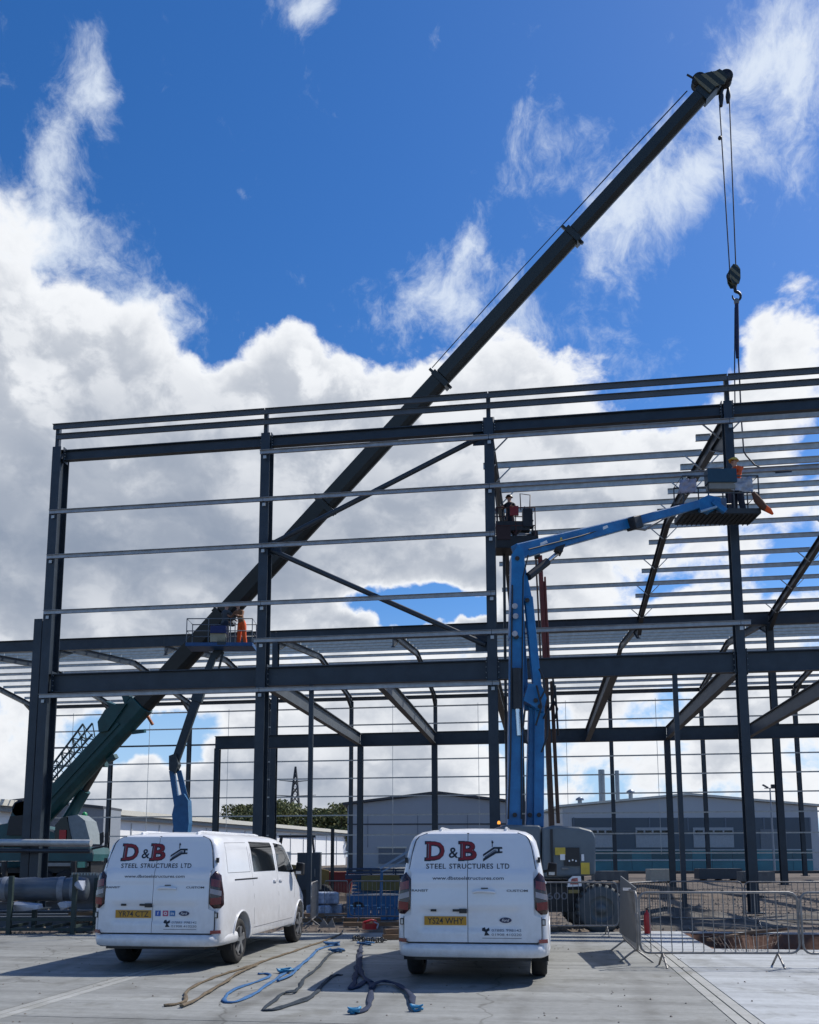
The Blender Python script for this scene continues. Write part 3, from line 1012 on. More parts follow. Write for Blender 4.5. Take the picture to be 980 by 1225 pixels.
    dr = door(SEAM + 0.004, None, 'rear_door')
    # dark gap strips behind the door edges
    zs = [.418 + (1.905 - .418) * j / 30 for j in range(31)]
    sm = MB()
    for a, b in zip(zs, zs[1:]):
        sm.bar((SEAM, lean(a) - .004, a), (SEAM, lean(b) - .004, b), 0.03, 0.006, (0, 1, 0))
    sm.build('door_seal', blackp, root)
    MB().bar((-.84, lean(.42) - .008, .42), (.84, lean(.42) - .008, .42), 0.02, 0.022).build('door_seal', blackp, root)
    def edge_w(q):
        w = min(interp(WZ, q) * .93 - 0.026, .889)
        if q < .5: w -= 0.06 * (1 - math.sqrt(max(0, 1 - ((0.50 - q) / .085) ** 2)))
        if q > 1.8: w -= 0.07 * (1 - math.sqrt(max(0, 1 - min(1, (q - 1.80) / .105) ** 2)))
        return w
    for sx in (-1, 1):
        for lo, hi in ((.40, .77), (1.40, 1.92)):
            sm = MB()
            for a, b in zip(zs, zs[1:]):
                if lo < (a + b) / 2 < hi:
                    sm.bar((sx * edge_w(a), lean(a) - .006, a), (sx * edge_w(b), lean(b) - .006, b), 0.012, 0.012, (0, 1, 0))
            sm.build('door_seal', blackp, root)
    # --- bumper
    mb = MB()
    path = [(-.988, .78), (-.988, .45), (-.975, .25), (-.94, .10), (-.88, .0), (-.78, -.05), (-.5, -.08), (0, -.09), (.5, -.08), (.78, -.05), (.88, .0), (.94, .10), (.975, .25), (.988, .45), (.988, .78)]
    secs = [(.235, .03), (.25, .0), (.33, -.012), (.385, 0.0), (.405, .03), (.41, .09)]
    vs = []
    for x, y in path:
        nrm = Vector((x, (y - .35) * 1.4)).normalized()
        if y > .3: nrm = Vector((1 if x > 0 else -1, 0))
        for z, ins in secs:
            vs.append((x - nrm.x * ins, y - nrm.y * ins, z))
    k = len(secs)
    fs = [(i * k + j, i * k + j + 1, (i + 1) * k + j + 1, (i + 1) * k + j) for i in range(len(path) - 1) for j in range(k - 1)]
    mb.add(vs, fs, 0, True)
    bp = mb.build('rear_bumper', white_paint, root)
    MB().box((0, .22, .225), (1.50, .40, .07)).build('bumper_valance', blackp, root)
    # corner stacks below the lamps: white corner panel with chrome-edged reflector and red strip
    for sx in (-1, 1):
        rb = MB().prism([(sx * .85, -.030, .425), (sx * .965, .075, .425), (sx * .962, .075, .475), (sx * .85, -.030, .475)], (0, 0, 0), (0, .05, 0))
        rb.build('reflector', red_lens, root)
        MB().box((sx * .915, .028, .70), (.05, .03, .085)).build('lamp_hinge', blackp, root)
        MB().box((sx * .915, .012, .70), (.03, .02, .06)).build('hinge_cap', alloy, root)
        MB().box((sx * .872, lean(1.52) + .015, 1.53), (.035, .04, .075)).build('door_hinge', blackp, root)
    # --- tail lamps
    for sx in (-1, 1):
        def lamp_pt(x, z):
            f = max(0, (x - .80) / .18)
            return Vector((sx * (x + .012 * f), lean(z) - .040 + .10 * f ** 2.2, z))
        outer = [(.865, 1.365), (.925, 1.30), (.965, 1.02), (.972, .86), (.95, .805), (.875, .80), (.81, .87), (.80, 1.27)]
        def plate_mesh(mb, x0, x1, z0, z1, mi, push=0.0, skew=0.0):
            nn = 5
            vs = []
            for j in (0, 1):
                z = z0 if j == 0 else z1
                for i in range(nn + 1):
                    x = x0 + (x1 - x0) * i / nn
                    zz = z + skew * (x - (x0 + x1) / 2)
                    p = lamp_pt(x, zz)
                    vs.append(p - Vector((0, push, 0)))
            mb.add(vs, [(i, i + 1, nn + 2 + i, nn + 1 + i) for i in range(nn)], mi, True)
        mb = MB()
        cen = lamp_pt(.885, 1.08)
        nseg = 10
        ring = []
        for (a, b) in zip(outer, outer[1:] + outer[:1]):
            for i in range(3):
                ring.append(lamp_pt(a[0] + (b[0] - a[0]) * i / 3, a[1] + (b[1] - a[1]) * i / 3))
        mid = []
        for p in ring:
            x = .885 + (abs(p.x) - .885) * .55
            z = 1.08 + (p.z - 1.08) * .55
            mid.append(lamp_pt(x, z))
        nr = len(ring)
        vs = [cen] + mid + ring + [p + Vector((0, .07, 0)) for p in ring]
        fs = [(0, 1 + i, 1 + (i + 1) % nr) for i in range(nr)]
        for b in (1, 1 + nr):
            fs += [(b + i, b + nr + i, b + nr + (i + 1) % nr, b + (i + 1) % nr) for i in range(nr)]
        mb.add(vs, fs, 0, True)
        lo = mb.build('tail_lamp', smoke_lens, root)
        mb = MB(); plate_mesh(mb, .822, .94, 1.13, 1.24, 0, .008, -.25); mb.build('lamp_lens', red_lens, lo)
        mb = MB(); plate_mesh(mb, .818, .958, 1.01, 1.085, 0, .008, -.3); mb.build('reversing_lens', grey_lens, lo)
        mb = MB(); plate_mesh(mb, .83, .958, .86, .965, 0, .008, .1); mb.build('lamp_lens', red_lens, lo)
    # --- handle, plate, badges, print
    mb = MB()
    mb.tube([(.02, rear_y(.02, 1.10) - .012, 1.095), (.06, rear_y(.06, 1.10) - .035, 1.11), (.16, rear_y(.1, 1.10) - .045, 1.112), (.25, rear_y(.2, 1.1) - .035, 1.105), (.30, rear_y(.29, 1.1) - .012, 1.095)], .02, 8)
    hd = mb.build('door_handle', white_paint, dr)
    MB().box((.165, rear_y(.16, 1.15) - .004, 1.150), (.09, .012, .014)).build('door_latch', blackp, dr)
    MB().box((-.5, rear_y(-.5, .85) - .006, .852), (.075, .03, .03)).build('plate_lamp', blackp, dl)
    MB().box((-.20, rear_y(-.2, .85) - .006, .852), (.10, .03, .03)).box((-.115, rear_y(-.1, .85) - .012, .845), (.10, .04, .06)).build('plate_lamp', blackp, dl)
    py_ = rear_y(-.35, .715)
    pl = MB().box((-.347, py_ - .006, .713), (.548, .012, .118)).build('number_plate', yellow_plate, dl)
    v2, f2 = text_geo(plate_txt, .084, .47, .010)
    MB().add([Vector((-.345 + v.x, py_ - .0135, .713 + v.y)) for v in v2], f2).build('plate_lettering', ink, dl)
    def print_on(parent, name, geo, cx, cz, mat, off=.004):
        return MB().add(conform(geo[0], cx, cz, off), geo[1]).build(name, mat, parent)
    def slabs(rects):
        vs, fs = [], []
        for x0, z0, x1, z1 in rects:
            o = len(vs)
            vs += [Vector((x0, z0)), Vector((x1, z0)), Vector((x1, z1)), Vector((x0, z1))]
            fs.append((o, o + 1, o + 2, o + 3))
        return vs, fs
    for ch, cx, w in (('D', -.478, .235), ('B', -.040, .215)):
        par = dl
        lx = cx - w / 2
        print_on(par, 'letter_shadow', text_geo(ch, .270, w * 1.04, .05), cx - .006, 1.657, ink, .0035)
        print_on(par, 'letter_shadow', slabs([(-.036, -.014, .05, .04), (-.036, .218, .05, .266)]), lx, 1.530, ink, .0032)
        print_on(par, 'letter', text_geo(ch, .246, w * .95, .012), cx, 1.660, red_print, .0055)
        for sr_ in ((-.016, .004, .03, .028), (-.016, .228, .03, .252)):
            print_on(par, 'letter_serif', slabs([sr_]), lx, 1.530, red_print, .0058)
        print_on(par, 'letter_inline', slabs([(.012, .03, .022, .226)]), lx, 1.532, ink_grey, .0064)
    print_on(dl, 'letter', text_geo('&', .145, .125, .012), -.245, 1.632, ink)
    for wd, cx, w in (('STEEL', -.473, .262), ('STRUCTURES', -.010, .575), ('LTD', .408, .160)):
        print_on(dl, 'company_name', text_geo(wd, .072, w, .014, 1.08), cx, 1.447, ink)
    print_on(dl, 'web_address', text_geo('www.dbsteelstructures.com', .046, .93, .006), -.05, 1.287, ink)
    # emblem: a steel beam on a hook
    def poly(parent, name, pts, cx, cz, mat, off=.0042):
        n = len(pts)
        return MB().add(conform([Vector(p) for p in pts], cx, cz, off), [tuple(range(n))]).build(name, mat, parent)
    poly(dr, 'emblem', [(-.12, -.045), (.02, .055), (.13, .055), (.135, .028), (.03, .028), (-.12, -.075)], .265, 1.655, ink)
    poly(dr, 'emblem', [(-.12, -.105), (.04, -.005), (.135, -.005), (.135, -.028), (.05, -.035), (-.12, -.145)], .265, 1.655, ink)
    poly(dr, 'emblem', [(-.10, -.075), (.03, .02), (.06, .02), (.06, -.01), (-.10, -.10)], .265, 1.655, ink_grey, .0040)
    poly(dr, 'emblem', [(.072, -.01), (.10, -.01), (.10, .034), (.072, .034)], .265, 1.655, ink, .0046)
    poly(dr, 'emblem', [(-.004, .055), (.006, .055), (.006, .10), (.020, .115), (.004, .145), (-.006, .145), (-.010, .115), (-.004, .10)], .265, 1.655, ink)
    print_on(dl, 'badge', text_geo('TRANSIT', .030, .26, .012, 1.0), -.70, 1.118, ink, .007)
    print_on(dr, 'badge', text_geo('CUSTOM', .030, .27, .012, 1.0), .585, 1.118, ink, .007)
    ov = [Vector((.078 * math.cos(a * math.pi / 12), .037 * math.sin(a * math.pi / 12))) for a in range(24)]
    oy = rear_y(.43, .72)
    ob_ = MB().prism([(.43 + v.x, oy, .725 + v.y) for v in ov], (0, -.012, 0), (0, 0.01, 0)).build('oval_badge', navy_badge, dr)
    g = text_geo('Ford', .036, .095, .0, 1.0, .3)
    MB().add([Vector((.43 + v.x, oy - .0135, .725 + v.y)) for v in g[0]], g[1]).build('badge_lettering', white_print, dr)
    print_on(dr, 'phone_number', text_geo('07885 998142', .034, .38, .004), .44, .592, ink_grey)
    print_on(dr, 'phone_number', text_geo('01908 410220', .034, .38, .004), .44, .535, ink_grey)
    print_on(dr, 'print_line', slabs([(-.25, -.004, .25, .004)]), .38, .487, ink_grey)
    poly(dr, 'small_emblem', [(-.045, .05), (-.01, .06), (.0, .03), (.04, .055), (.05, .02), (.015, .0), (.05, -.045), (-.02, -.05), (-.005, .0), (-.05, .015)], .175, .57, ink)
    if social:
        for cx, mt, ch in ((.03, M('blue_icon', (.03, .10, .38), .5), 'f'), (.145, M('pink_icon', (.42, .06, .14), .5), 'o'), (.25, M('blue_icon_b', (.02, .14, .36), .5), 'in')):
            print_on(dr, 'sticker', slabs([(-.042, -.042, .042, .042)]), cx, .725, mt)
            print_on(dr, 'sticker_mark', text_geo(ch, .05, None, .01), cx, .725, white_print, .0052)
    # --- sides: windows, doors, rail, handles, mirrors
    def side_patch(mb, sx, quadz, off, mi=0, nn=8, back=None):
        "quadz: corners (y,z) in order bl, br, tr, tl"
        vs = []
        for j in range(nn + 1):
            for i in range(nn + 1):
                u, v = i / nn, j / nn
                a = Vector(quadz[0]).lerp(Vector(quadz[1]), u)
                b = Vector(quadz[3]).lerp(Vector(quadz[2]), u)
                p = a.lerp(b, v)
                vs.append((sx * (halfw(p.x, p.y) + off), p.x, p.y))
        fs = [(j * (nn + 1) + i, j * (nn + 1) + i + 1, (j + 1) * (nn + 1) + i + 1, (j + 1) * (nn + 1) + i) for j in range(nn) for i in range(nn)]
        mb.add(vs, fs, mi, True)
    def side_line(mb, sx, pts, w, off):
        for (a, b) in zip(pts, pts[1:]):
            nn = 6
            for i in range(nn):
                p, q = Vector(a).lerp(Vector(b), i / nn), Vector(a).lerp(Vector(b), (i + 1) / nn)
                mb.bar((sx * (halfw(*p) + off), p.x, p.y), (sx * (halfw(*q) + off), q.x, q.y), w, 0.006, (sx, 0, 0))
    for sx in (-1, 1):
        mb = MB(); side_patch(mb, sx, [(1.70, 1.33), (2.93, 1.33), (2.90, 1.84), (1.70, 1.84)], .006)
        mb.build('side_window', glass_dk, root)
        mb = MB(); side_patch(mb, sx, [(3.10, 1.31), (4.22, 1.27), (3.72, 1.80), (3.10, 1.84)], .006)
        mb.build('door_window', glass_dk, root)
        mb = MB(); side_line(mb, sx, [(.72, 1.215), (1.85, 1.215)], .022, .002)
        mb.build('door_rail', blackp, root)
        for ln in ([(1.60, .45), (1.60, 1.87)], [(3.02, .40), (3.02, 1.87)], [(4.02, .78), (4.24, 1.24)], [(1.60, .40), (3.9, .40)], [(.45, 1.33), (1.52, 1.33), (1.52, 1.82), (.50, 1.80), (.45, 1.33)]):
            mb = MB()
            side_line(mb, sx, ln, .008, -.0015)
            mb.build('panel_gap', M('panel_gap_shadow', (.10, .10, .11), .6), root)
        for y in (2.82, 3.18):
            MB().box((sx * (halfw(y, 1.14) + .012), y, 1.14), (.03, .17, .03)).build('side_handle', white_paint, root)
        mm = MB()
        mm.bar((sx * .93, 4.0, 1.30), (sx * 1.04, 3.98, 1.32), .06, .05)
        mm.build('mirror_arm', blackp, root)
        mm = MB().prism([(sx * 1.0, 4.02, 1.22), (sx * 1.17, 3.98, 1.22), (sx * 1.18, 3.98, 1.45), (sx * 1.03, 4.02, 1.47)], (0, -.06, 0), (0, .09, 0))
        mo = bevel(mm.build('door_mirror', blackp, root), .02)
        MB().box((sx * 1.09, 3.935, 1.27), (.11, .012, .055)).build('mirror_glass', alloy, mo)
        mf = MB().box((sx * .86, .56, .24), (.22, .015, .22))
        mf.build('mud_flap', black, root)
    # --- arch lips
    for ay in (1.0, 4.5):
        for sx in (-1, 1):
            mb = MB()
            pts = []
            for i in range(17):
                a = math.pi * (i / 16) * 1.08 - .125
                y, z = ay - .412 * math.cos(a), .30 + .412 * math.sin(a)
                pts.append((sx * (halfw(y, max(z, .26)) + .003), y, z))
            mb.tube(pts, .016, 6)
            mb.build('arch_lip', white_paint, root)
    # --- wheels
    for ay in (1.0, 4.5):
        for sx in (-1, 1):
            mb = MB().lathe((sx * .84, ay, .345), (sx, 0, 0), [(-.10, .20), (-.10, .31), (-.08, .338), (-.03, .345), (.04, .345), (.09, .338), (.112, .31), (.112, .235), (.09, .225)], 32)
            wh = mb.build('wheel', black, root)
            rm = MB().lathe((sx * .84, ay, .345), (sx, 0, 0), [(-.09, .20), (.095, .228), (.115, .226), (.10, .205), (.04, .19), (.03, .06), (.03, 0)], 32)
            ro = rm.build('rim', M('rim_shadow', (.05, .05, .055), .5, .3), wh)
            sp_ = MB()
            for q in range(5):
                a = 2 * math.pi * q / 5 + .3
                for da in (-.13, .13):
                    sp_.bar((sx * .955, ay + .05 * math.cos(a), .345 + .05 * math.sin(a)), (sx * .948, ay + .212 * math.cos(a + da), .345 + .212 * math.sin(a + da)), .045, .03, (sx, 0, 0))
            sp_.cyl((sx * .93, ay, .345), (sx * .972, ay, .345), .062, 14)
            so = sp_.build('spokes', alloy, wh)
    MB().cyl((-.8, 1.0, .33), (.8, 1.0, .33), .05, 8).box((0, 2.6, .27), (1.2, 3.6, .12)).build('underbody', blackp, root)
    # --- the body sits high on its wheels
    for x in (-.44, .44):
        MB().tube([(x, .42, 1.958), (x, .6, 1.984), (x, 3.2, 1.992), (x, 3.4, 1.975)], .018, 6).build('roof_rib', white_paint, root)
    done = set()
    for ch in root.children_recursive:
        if ch.name.split('.')[0] in ('wheel', 'rim', 'spokes') or ch.data in done:
            continue
        done.add(ch.data)
        for v in ch.data.vertices:
            v.co.z = v.co.z * 0.95 + 0.12
    return root
HEAD = R(8.0)
make_van((-3.71, 13.42, 0.0), -HEAD, 'white panel van seen rear and side, three small social media stickers beside its plate', 'YR74 CTZ', True)
make_van((0.80, 11.89, 0.0), -HEAD, 'white panel van seen squarely from behind, in front of the big blue boom lift', 'YS24 WHY', False)

# ------------------------------------------------------------------ people
def make_person(label, loc, joints, outfit, helmet=None, face=(0, -1, 0), group=None, rz=0.0, vest=None):
    """joints: dict of world-metre offsets from loc (z up). One continuous skinned body, clothing by region."""
    J = {k: Vector(v) for k, v in joints.items()}
    chain = [('pelvis', None, .135), ('waist', 'pelvis', .125), ('chest', 'waist', .150), ('collar', 'chest', .115), ('neck', 'collar', .055), ('head0', 'neck', .075), ('head1', 'head0', .098), ('head2', 'head1', .085)]
    for s in ('l', 'r'):
        chain += [('sh' + s, 'collar', .072), ('el' + s, 'sh' + s, .050), ('wr' + s, 'el' + s, .034), ('pa' + s, 'wr' + s, .040),
                  ('hip' + s, 'pelvis', .118), ('kn' + s, 'hip' + s, .098), ('an' + s, 'kn' + s, .080), ('toe' + s, 'an' + s, .045)]
    J.setdefault('waist', J['pelvis'].lerp(J['chest'], .5))
    d = (J['head'] - J['collar']).normalized()
    f = Vector(face).normalized()
    J['neck'] = J['collar'] + d * .09
    J['head0'] = J['collar'] + d * .155 + f * .015
    J['head1'] = J['collar'] + d * .225 + f * .015
    J['head2'] = J['collar'] + d * .285
    for s in ('l', 'r'):
        J['pa' + s] = J['wr' + s] + (J['wr' + s] - J['el' + s]).normalized() * .085
        if 'toe' + s not in J:
            J['toe' + s] = J['an' + s] + f * .17 + Vector((0, 0, -.045))
    names = [c[0] for c in chain]
    me = bpy.data.meshes.new('p')
    me.from_pydata([J[n] for n in names], [(names.index(b), names.index(a)) for a, b, r in chain if b], [])
    ob = bpy.data.objects.new('p', me)
    COL.objects.link(ob)
    ob.modifiers.new('s', 'SKIN')
    for i, (a, b, r) in enumerate(chain):
        me.skin_vertices[0].data[i].radius = (r, r)
    me.skin_vertices[0].data[0].use_root = True
    ob.modifiers.new('u', 'SUBSURF').levels = 1
    bpy.context.view_layer.update()
    ev = ob.evaluated_get(bpy.context.evaluated_depsgraph_get())
    nm = bpy.data.meshes.new_from_object(ev)
    bpy.data.objects.remove(ob)
    # fingers, nose, ears joined into the same body mesh
    mb = MB()
    mb.add([v.co.copy() for v in nm.vertices], [tuple(p.vertices) for p in nm.polygons], 0, True)
    for s in ('l', 'r'):
        ax = (J['pa' + s] - J['wr' + s]).normalized()
        sd_ = ax.cross(f if abs(ax.dot(f)) < .9 else Vector((0, 0, 1))).normalized()
        nn = sd_.cross(ax)
        for q, (o_, L) in enumerate(((-.030, .062), (-.010, .075), (.010, .070), (.029, .055))):
            b0 = J['pa' + s] + sd_ * o_ + ax * .012
            mb.tube([b0, b0 + ax * L * .5 + nn * .006, b0 + ax * L * .8 + nn * .025, b0 + ax * L * .9 + nn * .042], .009, 5, 0, radii=[.010, .0095, .009, .007])
        t0 = J['wr' + s] + ax * .035 - sd_ * .03
        mb.tube([t0, t0 + ax * .03 - sd_ * .028, t0 + ax * .065 - sd_ * .030 + nn * .015], .010, 5, 0, radii=[.014, .011, .008])
    hc = J['head1']
    mb.cyl(hc + f * .08, hc + f * .118 - d * .02, .017, 6, 0, .010)
    sid = f.cross(d).normalized()
    for q in (-1, 1):
        mb.cyl(hc + sid * q * .085, hc + sid * q * .108 - f * .01, .024, 6, 0, .018)
    mats = [skin, outfit[0], outfit[1], blackp]
    hip_z = None
    segs = [('chest', 'collar', 1), ('waist', 'chest', 1), ('pelvis', 'waist', 1), ('collar', 'shl', 1), ('collar', 'shr', 1), ('shl', 'ell', 1), ('shr', 'elr', 1), ('ell', 'wrl', 1), ('elr', 'wrr', 1),
            ('pelvis', 'hipl', 2), ('pelvis', 'hipr', 2), ('hipl', 'knl', 2), ('hipr', 'knr', 2), ('knl', 'anl', 2), ('knr', 'anr', 2), ('anl', 'toel', 3), ('anr', 'toer', 3), ('neck', 'head2', 0), ('wrl', 'pal', 0), ('wrr', 'par', 0), ('pelvis', 'pelvis', 2)]
    for i, fc_ in enumerate(mb.f):
        c = sum((Vector(mb.v[j]) for j in fc_), Vector()) / len(fc_)
        best = None
        for a, b, m_ in segs:
            A, B_ = J[a], J[b]
            e = B_ - A
            t = 0 if e.length < 1e-6 else min(1, max(0, (c - A).dot(e) / e.length_squared))
            dd = (c - A - e * t).length
            if best is None or dd < best[0]:
                best = (dd, m_)
        mb.m[i] = best[1]
    me = mb.mesh('person', mats)
    o = link('person', me, None, loc, rz)
    tag(o, label, 'worker', group)
    if helmet:
        hm = MB()
        hm.lathe(hc + d * .030, d, [(-.004, .145), (.012, .140), (.014, .122), (.05, .115), (.085, .088), (.105, .045), (.110, 0)], 14)
        hm.prism([hc + d * .032 + f * .11 + sid * .09, hc + d * .030 + f * .20 + sid * .05, hc + d * .030 + f * .20 - sid * .05, hc + d * .032 + f * .11 - sid * .09], (0, 0, 0), tuple(d * .012))
        hm.build('helmet', helmet, o)
    for q in (-1, 1):
        MB().lathe(hc + f * .088 + sid * q * .034 + d * .012, f, [(0, .013), (.006, .010), (.008, 0)], 6).build('eye', blackp, o)
    MB().bar(hc + f * .092 - d * .045 - sid * .025, hc + f * .092 - d * .045 + sid * .025, .010, .010).build('mouth', M('lips', (.28, .09, .08), .6), o)
    if vest:
        vm = MB()
        c0, c1 = J['waist'], J['collar'].lerp(J['chest'], .35)
        vm.tube([c0, J['chest'], c1], .17, 12, radii=[.165, .185, .15], caps=False)
        vm.build('vest', vest, o)
    return o
def stand(lean_x=0.0, lean_y=0.0, arms='down', dirx=1, f=(0, -1, 0)):
    "joint set of a standing worker; f is the way the figure faces"
    f = Vector(f).normalized()
    s = Vector((0, 0, 1)).cross(f)            # figure's left
    L = Vector((lean_x, lean_y, 0))
    j = dict(pelvis=Vector((0, 0, .95)), waist=Vector((0, 0, 1.10)) + L * .3, chest=Vector((0, 0, 1.28)) + L * .7, collar=Vector((0, 0, 1.45)) + L, head=Vector((0, 0, 1.72)) + L * 1.3)
    for q, k in ((1, 'l'), (-1, 'r')):
        j['hip' + k] = Vector((0, 0, .90)) + s * .095 * q
        j['kn' + k] = Vector((0, 0, .50)) + s * (.12 * q) + f * .04 * (1 if q > 0 else .2)
        j['an' + k] = Vector((0, 0, .085)) + s * (.18 * q) - f * (.05 * (q < 0))
        sh = j['collar'] + s * .185 * q + Vector((0, 0, -.045))
        j['sh' + k] = sh
        if arms == 'down':
            j['el' + k] = sh + s * .07 * q + Vector((0, 0, -.29))
            j['wr' + k] = j['el' + k] + f * .10 + Vector((0, 0, -.24))
        elif arms == 'fwd':
            j['el' + k] = sh + s * .06 * q + f * .16 + Vector((0, 0, -.23))
            j['wr' + k] = j['el' + k] + f * .24 - s * .05 * q + Vector((0, 0, -.02))
        elif arms == 'up':
            j['el' + k] = sh + s * .12 * q + f * .22 + Vector((0, 0, .06))
            j['wr' + k] = j['el' + k] + f * .10 + Vector((0, 0, .24))
    return j

# ------------------------------------------------------------------ mobile crane
CP0, CP1 = U(22, 1006, 41), U(846, 108, 30)
croot = thing('mobile_crane', 'dark teal mobile crane with a long black telescopic boom raised over the frame', 'crane', (CP0.x + 3.0, CP0.y, -0.09))
co = Vector(croot.location)
def C(p):
    return Vector(p) - co
bd = (CP1 - CP0).normalized()
bn = bd.cross(Vector((0, 1, 0))).normalized()      # across the boom, in its lifting plane
if bn.z < 0:
    bn = -bn
bs = bd.cross(bn).normalized()
BL = (CP1 - CP0).length
def boom_sec(f0, f1, h, w, name, mat):
    a, b = CP0 + bd * BL * f0, CP0 + bd * BL * f1
    sec = [(-.5, .5), (.5, .5), (.5, -.18), (.34, -.42), (.12, -.5), (-.12, -.5), (-.34, -.42), (-.5, -.18)]
    pts = [C(a) + bs * (x * w) + bn * (y * h) for x, y in sec]
    return bevel(MB().prism(pts, (0, 0, 0), tuple(b - a)).build(name, mat, croot), .03)
def bfrac(x):
    lo, hi = 0.0, 1.0
    for _ in range(40):
        m_ = (lo + hi) / 2
        p = CP0 + bd * BL * m_
        q = p - Vector((0, 0, CAM_H))
        px = 490 + F_PX * q.dot(RIGHT) / q.dot(FWD)
        lo, hi = (m_, hi) if px < x else (lo, m_)
    return lo
fr = [0.0] + [bfrac(x) for x in (172, 270, 392, 530, 688)] + [1.0]
boom_sec(-.012, fr[1], .96, .84, 'boom_base', crane_green)
hs_ = [(.84, .70), (.78, .64), (.71, .58), (.64, .53), (.56, .47)]
for i, (h, w) in enumerate(hs_):
    boom_sec(fr[i + 1] + (0.0005 if i else .0), fr[i + 2], h, w, 'boom_section', boom_dark)
    if i:
        a = CP0 + bd * BL * fr[i + 1]
        col = MB()
        col.bar(C(a - bd * .22), C(a), w + .14, h + .13, bn)
        col.bar(C(a - bd * .10 + bn * h * .5), C(a - bd * .10 + bn * (h * .5 + .34)), .12, .10, bd)
        col.bar(C(a - bd * .05 - bn * h * .5), C(a - bd * .05 - bn * (h * .5 + .20)), .12, .10, bd)
        col.build('boom_collar', boom_dark, croot)
def Bp(x, off, side=0.0):
    "point beside the boom axis above photo column x"
    return C(CP0 + bd * BL * bfrac(x) + bn * off + bs * side)
# stiffening groove along the base section and fittings
for sd_ in (-.47, .47):
    MB().bar(Bp(60, .1, sd_), Bp(150, .1, sd_), .03, .12, bn).build('boom_rib', crane_green, croot)
# head of the base section: brackets, drum, rollers
MB().prism([Bp(134, .45, -.55), Bp(139, .80, -.55), Bp(150, .92, -.55), Bp(160, .72, -.55), Bp(166, .40, -.55), Bp(140, .20, -.55)], (0, 0, 0), tuple(bs * .10)).build('head_bracket', crane_green, croot)
MB().prism([Bp(134, .45, .45), Bp(139, .80, .45), Bp(150, .92, .45), Bp(160, .72, .45), Bp(166, .40, .45), Bp(140, .20, .45)], (0, 0, 0), tuple(bs * .10)).build('head_bracket', crane_green, croot)
MB().lathe(Bp(143, .25, -.62), tuple(bs), [(0, 0), (0, .30), (.05, .34), (.08, .34), (.08, .2)], 20).build('cable_drum', M('grey_drum', (.20, .22, .22), .5, .2), croot)
MB().lathe(Bp(156, .62, -.6), tuple(bs), [(0, 0), (0, .22), (.08, .24), (.08, 0)], 16).build('roller', crane_green, croot)
MB().prism([Bp(148, .6, -.3), Bp(151, 1.35, -.3), Bp(156, .8, -.3)], (0, 0, 0), tuple(bs * .3)).build('head_lug', crane_green, croot)
MB().prism([Bp(160, .6, -.3), Bp(166, 1.28, -.3), Bp(168, .7, -.3)], (0, 0, 0), tuple(bs * .3)).build('head_lug', crane_green, croot)
MB().bar(Bp(150, -.5), Bp(158, -.85), .2, .16, bn).build('head_block', crane_green, croot)
MB().bar(Bp(168, -.40), Bp(166, -.92), .10, .10, bd).build('head_block', M('rusty_orange', (.35, .10, .03), .7), croot)
MB().bar(Bp(120, -.56), Bp(127, -.66), .3, .2, bn).build('head_block', crane_green, croot)
# stowed lattice extension on top of the base section
lat = MB()
x0, x1, nseg = 62, 128, 9
def lp(i, hi, sd_):
    x = x0 + (x1 - x0) * i / nseg
    taper = 0.55 + 0.45 * i / nseg
    return Bp(x, .66 + (.62 * taper if hi else 0), sd_ * taper)
for sd_ in (-.38, .38):
    for hi in (0, 1):
        lat.cyl(lp(0, hi, sd_), lp(nseg, hi, sd_), .045, 6)
    for i in range(nseg):
        lat.cyl(lp(i, i % 2, sd_), lp(i + 1, (i + 1) % 2, sd_), .028, 5)
        lat.cyl(lp(i, 0, sd_), lp(i, 1, sd_), .022, 5)
for i in range(nseg):
    lat.cyl(lp(i, 1, -.38), lp(i + 1, 1, .38), .022, 5)
lat.build('lattice_jib', M('crane_lattice_paint', (.06, .10, .11), .5), croot)
for i in range(6):
    x_ = 130 + 6.5 * i
    MB().lathe(Bp(x_, .52 + .10 * math.sin(i * 1.9), -.62 + .05 * (i % 2)), tuple(bs), [(0, 0), (0, .07 + .03 * (i % 3)), (.10, .07 + .03 * (i % 3)), (.10, 0)], 10).build('roller', dark_metal if i % 2 else crane_green, croot)
    MB().tube([Bp(x_, .45, -.6), Bp(x_ + 4, .75 + .08 * (i % 2), -.64), Bp(x_ + 9, .5, -.6)], .025, 5).build('hose', blackp, croot)
for x_ in (75, 95, 115):
    MB().box(Bp(x_, -.05, -.45), (.35, .06, .25), rot=Matrix.Rotation(-math.atan2(bd.z, bd.x), 3, 'Y')).build('boom_plate', boom_dark, croot)
MB().tube([Bp(30, .52, -.46), Bp(80, .50, -.47), Bp(130, .5, -.5)], .03, 6).build('hose', blackp, croot)
# lifting ram
r0, r1 = U(70, 1000, 41), U(121, 912, 40.3)
rm_ = r0.lerp(r1, .62)
MB().cyl(C(r0), C(rm_), .27, 14).build('lift_ram', crane_green, croot)
MB().cyl(C(rm_), C(r1), .16, 12).build('ram_rod', M('dull_rod', (.12, .13, .13), .35, .7), croot)
MB().box(C(r1), (.5, .5, .4)).build('ram_bracket', crane_green, croot)
